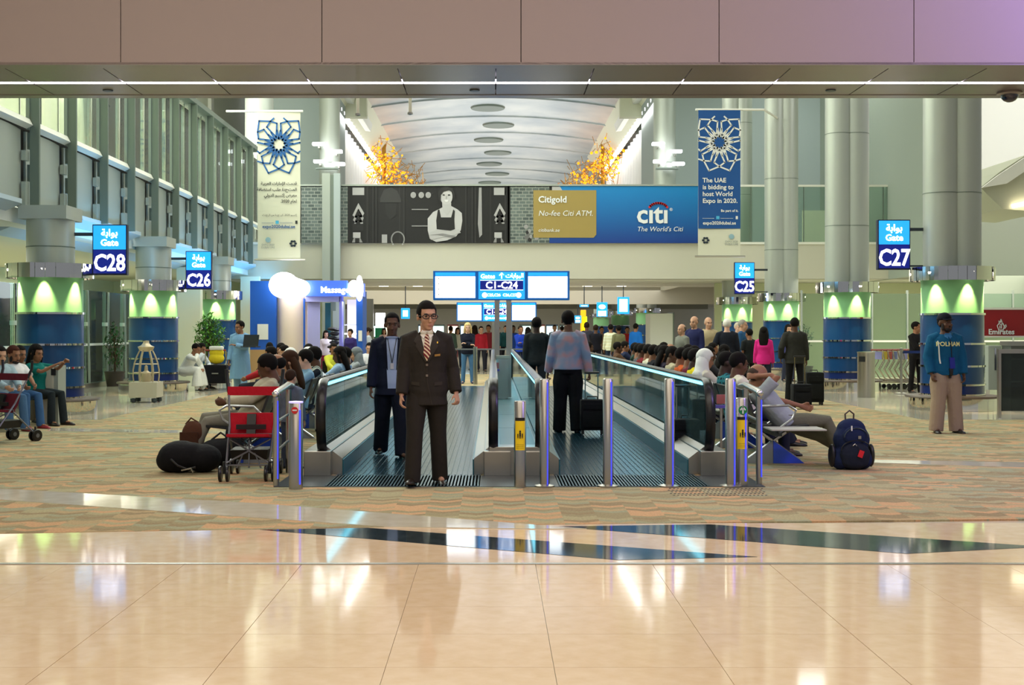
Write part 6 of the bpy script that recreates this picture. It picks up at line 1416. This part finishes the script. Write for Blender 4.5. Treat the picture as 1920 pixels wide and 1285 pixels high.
t = suitcase('black case with yellow strap behind the glass at the walkway mouth', (PX(1292,14.2), 14.3, .012), 0, .42, .40, .24, (18,18,22), .38); B().box((0,-.15,.26),(.03,.02,.4)).obj('yellow_strap', mat('yellow_strap', (200,190,40), .6), t, world=False)
suitcase('large black suitcase standing at the feet of the dark grey jacket man', (PX(1528,24.6), 24.7, 0), 0, .36, .60, .28, (26,28,28), .0)
suitcase('dark suitcase with brass coloured pull-out handle behind the sleeping man', (PX(1502,23.4), 23.4, 0), 0, .36, .42, .26, (24,26,30), .52, mat('brassy_tube', (140,126,84), .3, .8))
# loaded trolley by the bushy plant
Y = 31; o = dup(tr, (PX(404,Y), Y, 0), 0, 'luggage trolley loaded with yellow bag beside the bushy plant', None)
if 'group' in o: del o['group']
t = blob('yellow_bag', 'yellow and white bulging bag on the luggage trolley', 'bag', (PX(406,Y-.3), Y-.3, .66), [((0,0,.14),(.20,.14,.14)),((0,.02,.28),(.19,.13,.12))], cloth((214,190,40)))
B().box((0,.0,.40),(.34,.22,.10), bev=.04).obj('white_flap', 'white', t, world=False)
t = thing('luggage_case', 'black hard case on the trolley under the yellow bag', 'suitcase', (PX(406,Y-.3), Y-.3, .18)); B().box((0,0,.23),(.56,.32,.46), bev=.04).obj('case_body', bf, t, world=False); B().box((0,-.17,.25),(.16,.02,.03)).obj('handle', 'steel', t, world=False)
# small card holders on seats near the balustrades
for x, Y, lab in ((XX(930,21),21,'small card stand with violet base between the balustrades'),(XX(1352,13.4),13.4,'small card stand with violet base at the newel beside the black case')):
    t = thing('card_stand', lab, 'sign', (x, Y, .3 if Y > 20 else 0)); z0 = .3 if Y > 20 else .75
    B().box((0,0,(z0+.3 if Y > 20 else z0)),(.10,.02,.10)).obj('card', mat('red_white_card', (170,90,90), .5), t, world=False); B().box((0,0,(z0+.22 if Y > 20 else z0-.08)),(.12,.05,.035)).obj('base', mat('violet_base', (96,80,170), .5), t, world=False)
    B().box((0,0,(z0+.2)/2 if Y > 20 else (z0-.08)/2),(.025,.025,(z0+.2) if Y > 20 else z0-.1)).obj('stem', 'steel', t, world=False)
# rows of dark seats inside the gate rooms
gs = None
for i in range(14):
    sd = -12.2 if i < 8 else 13.6; yy = 22+2.0*(i % 8)
    t = thing('waiting_seat_row', 'row of dark linked seats inside the glass-walled gate room', 'seating', (sd, yy, 0), 0, 'dark seat rows in the gate rooms')
    B().bx(-.9,.9,-.22,.22,.40,.44).obj('seat_pan', 'darksteel', t, world=False); B().bx(-.9,.9,.2,.24,.44,.85).obj('backrest', mat('dark_navy_seat', (30,36,52), .5), t, world=False)
    for s in (-.7,.7): B().bx(s-.03,s+.03,-.05,.05,0,.4).obj('leg', 'steel', t, world=False)
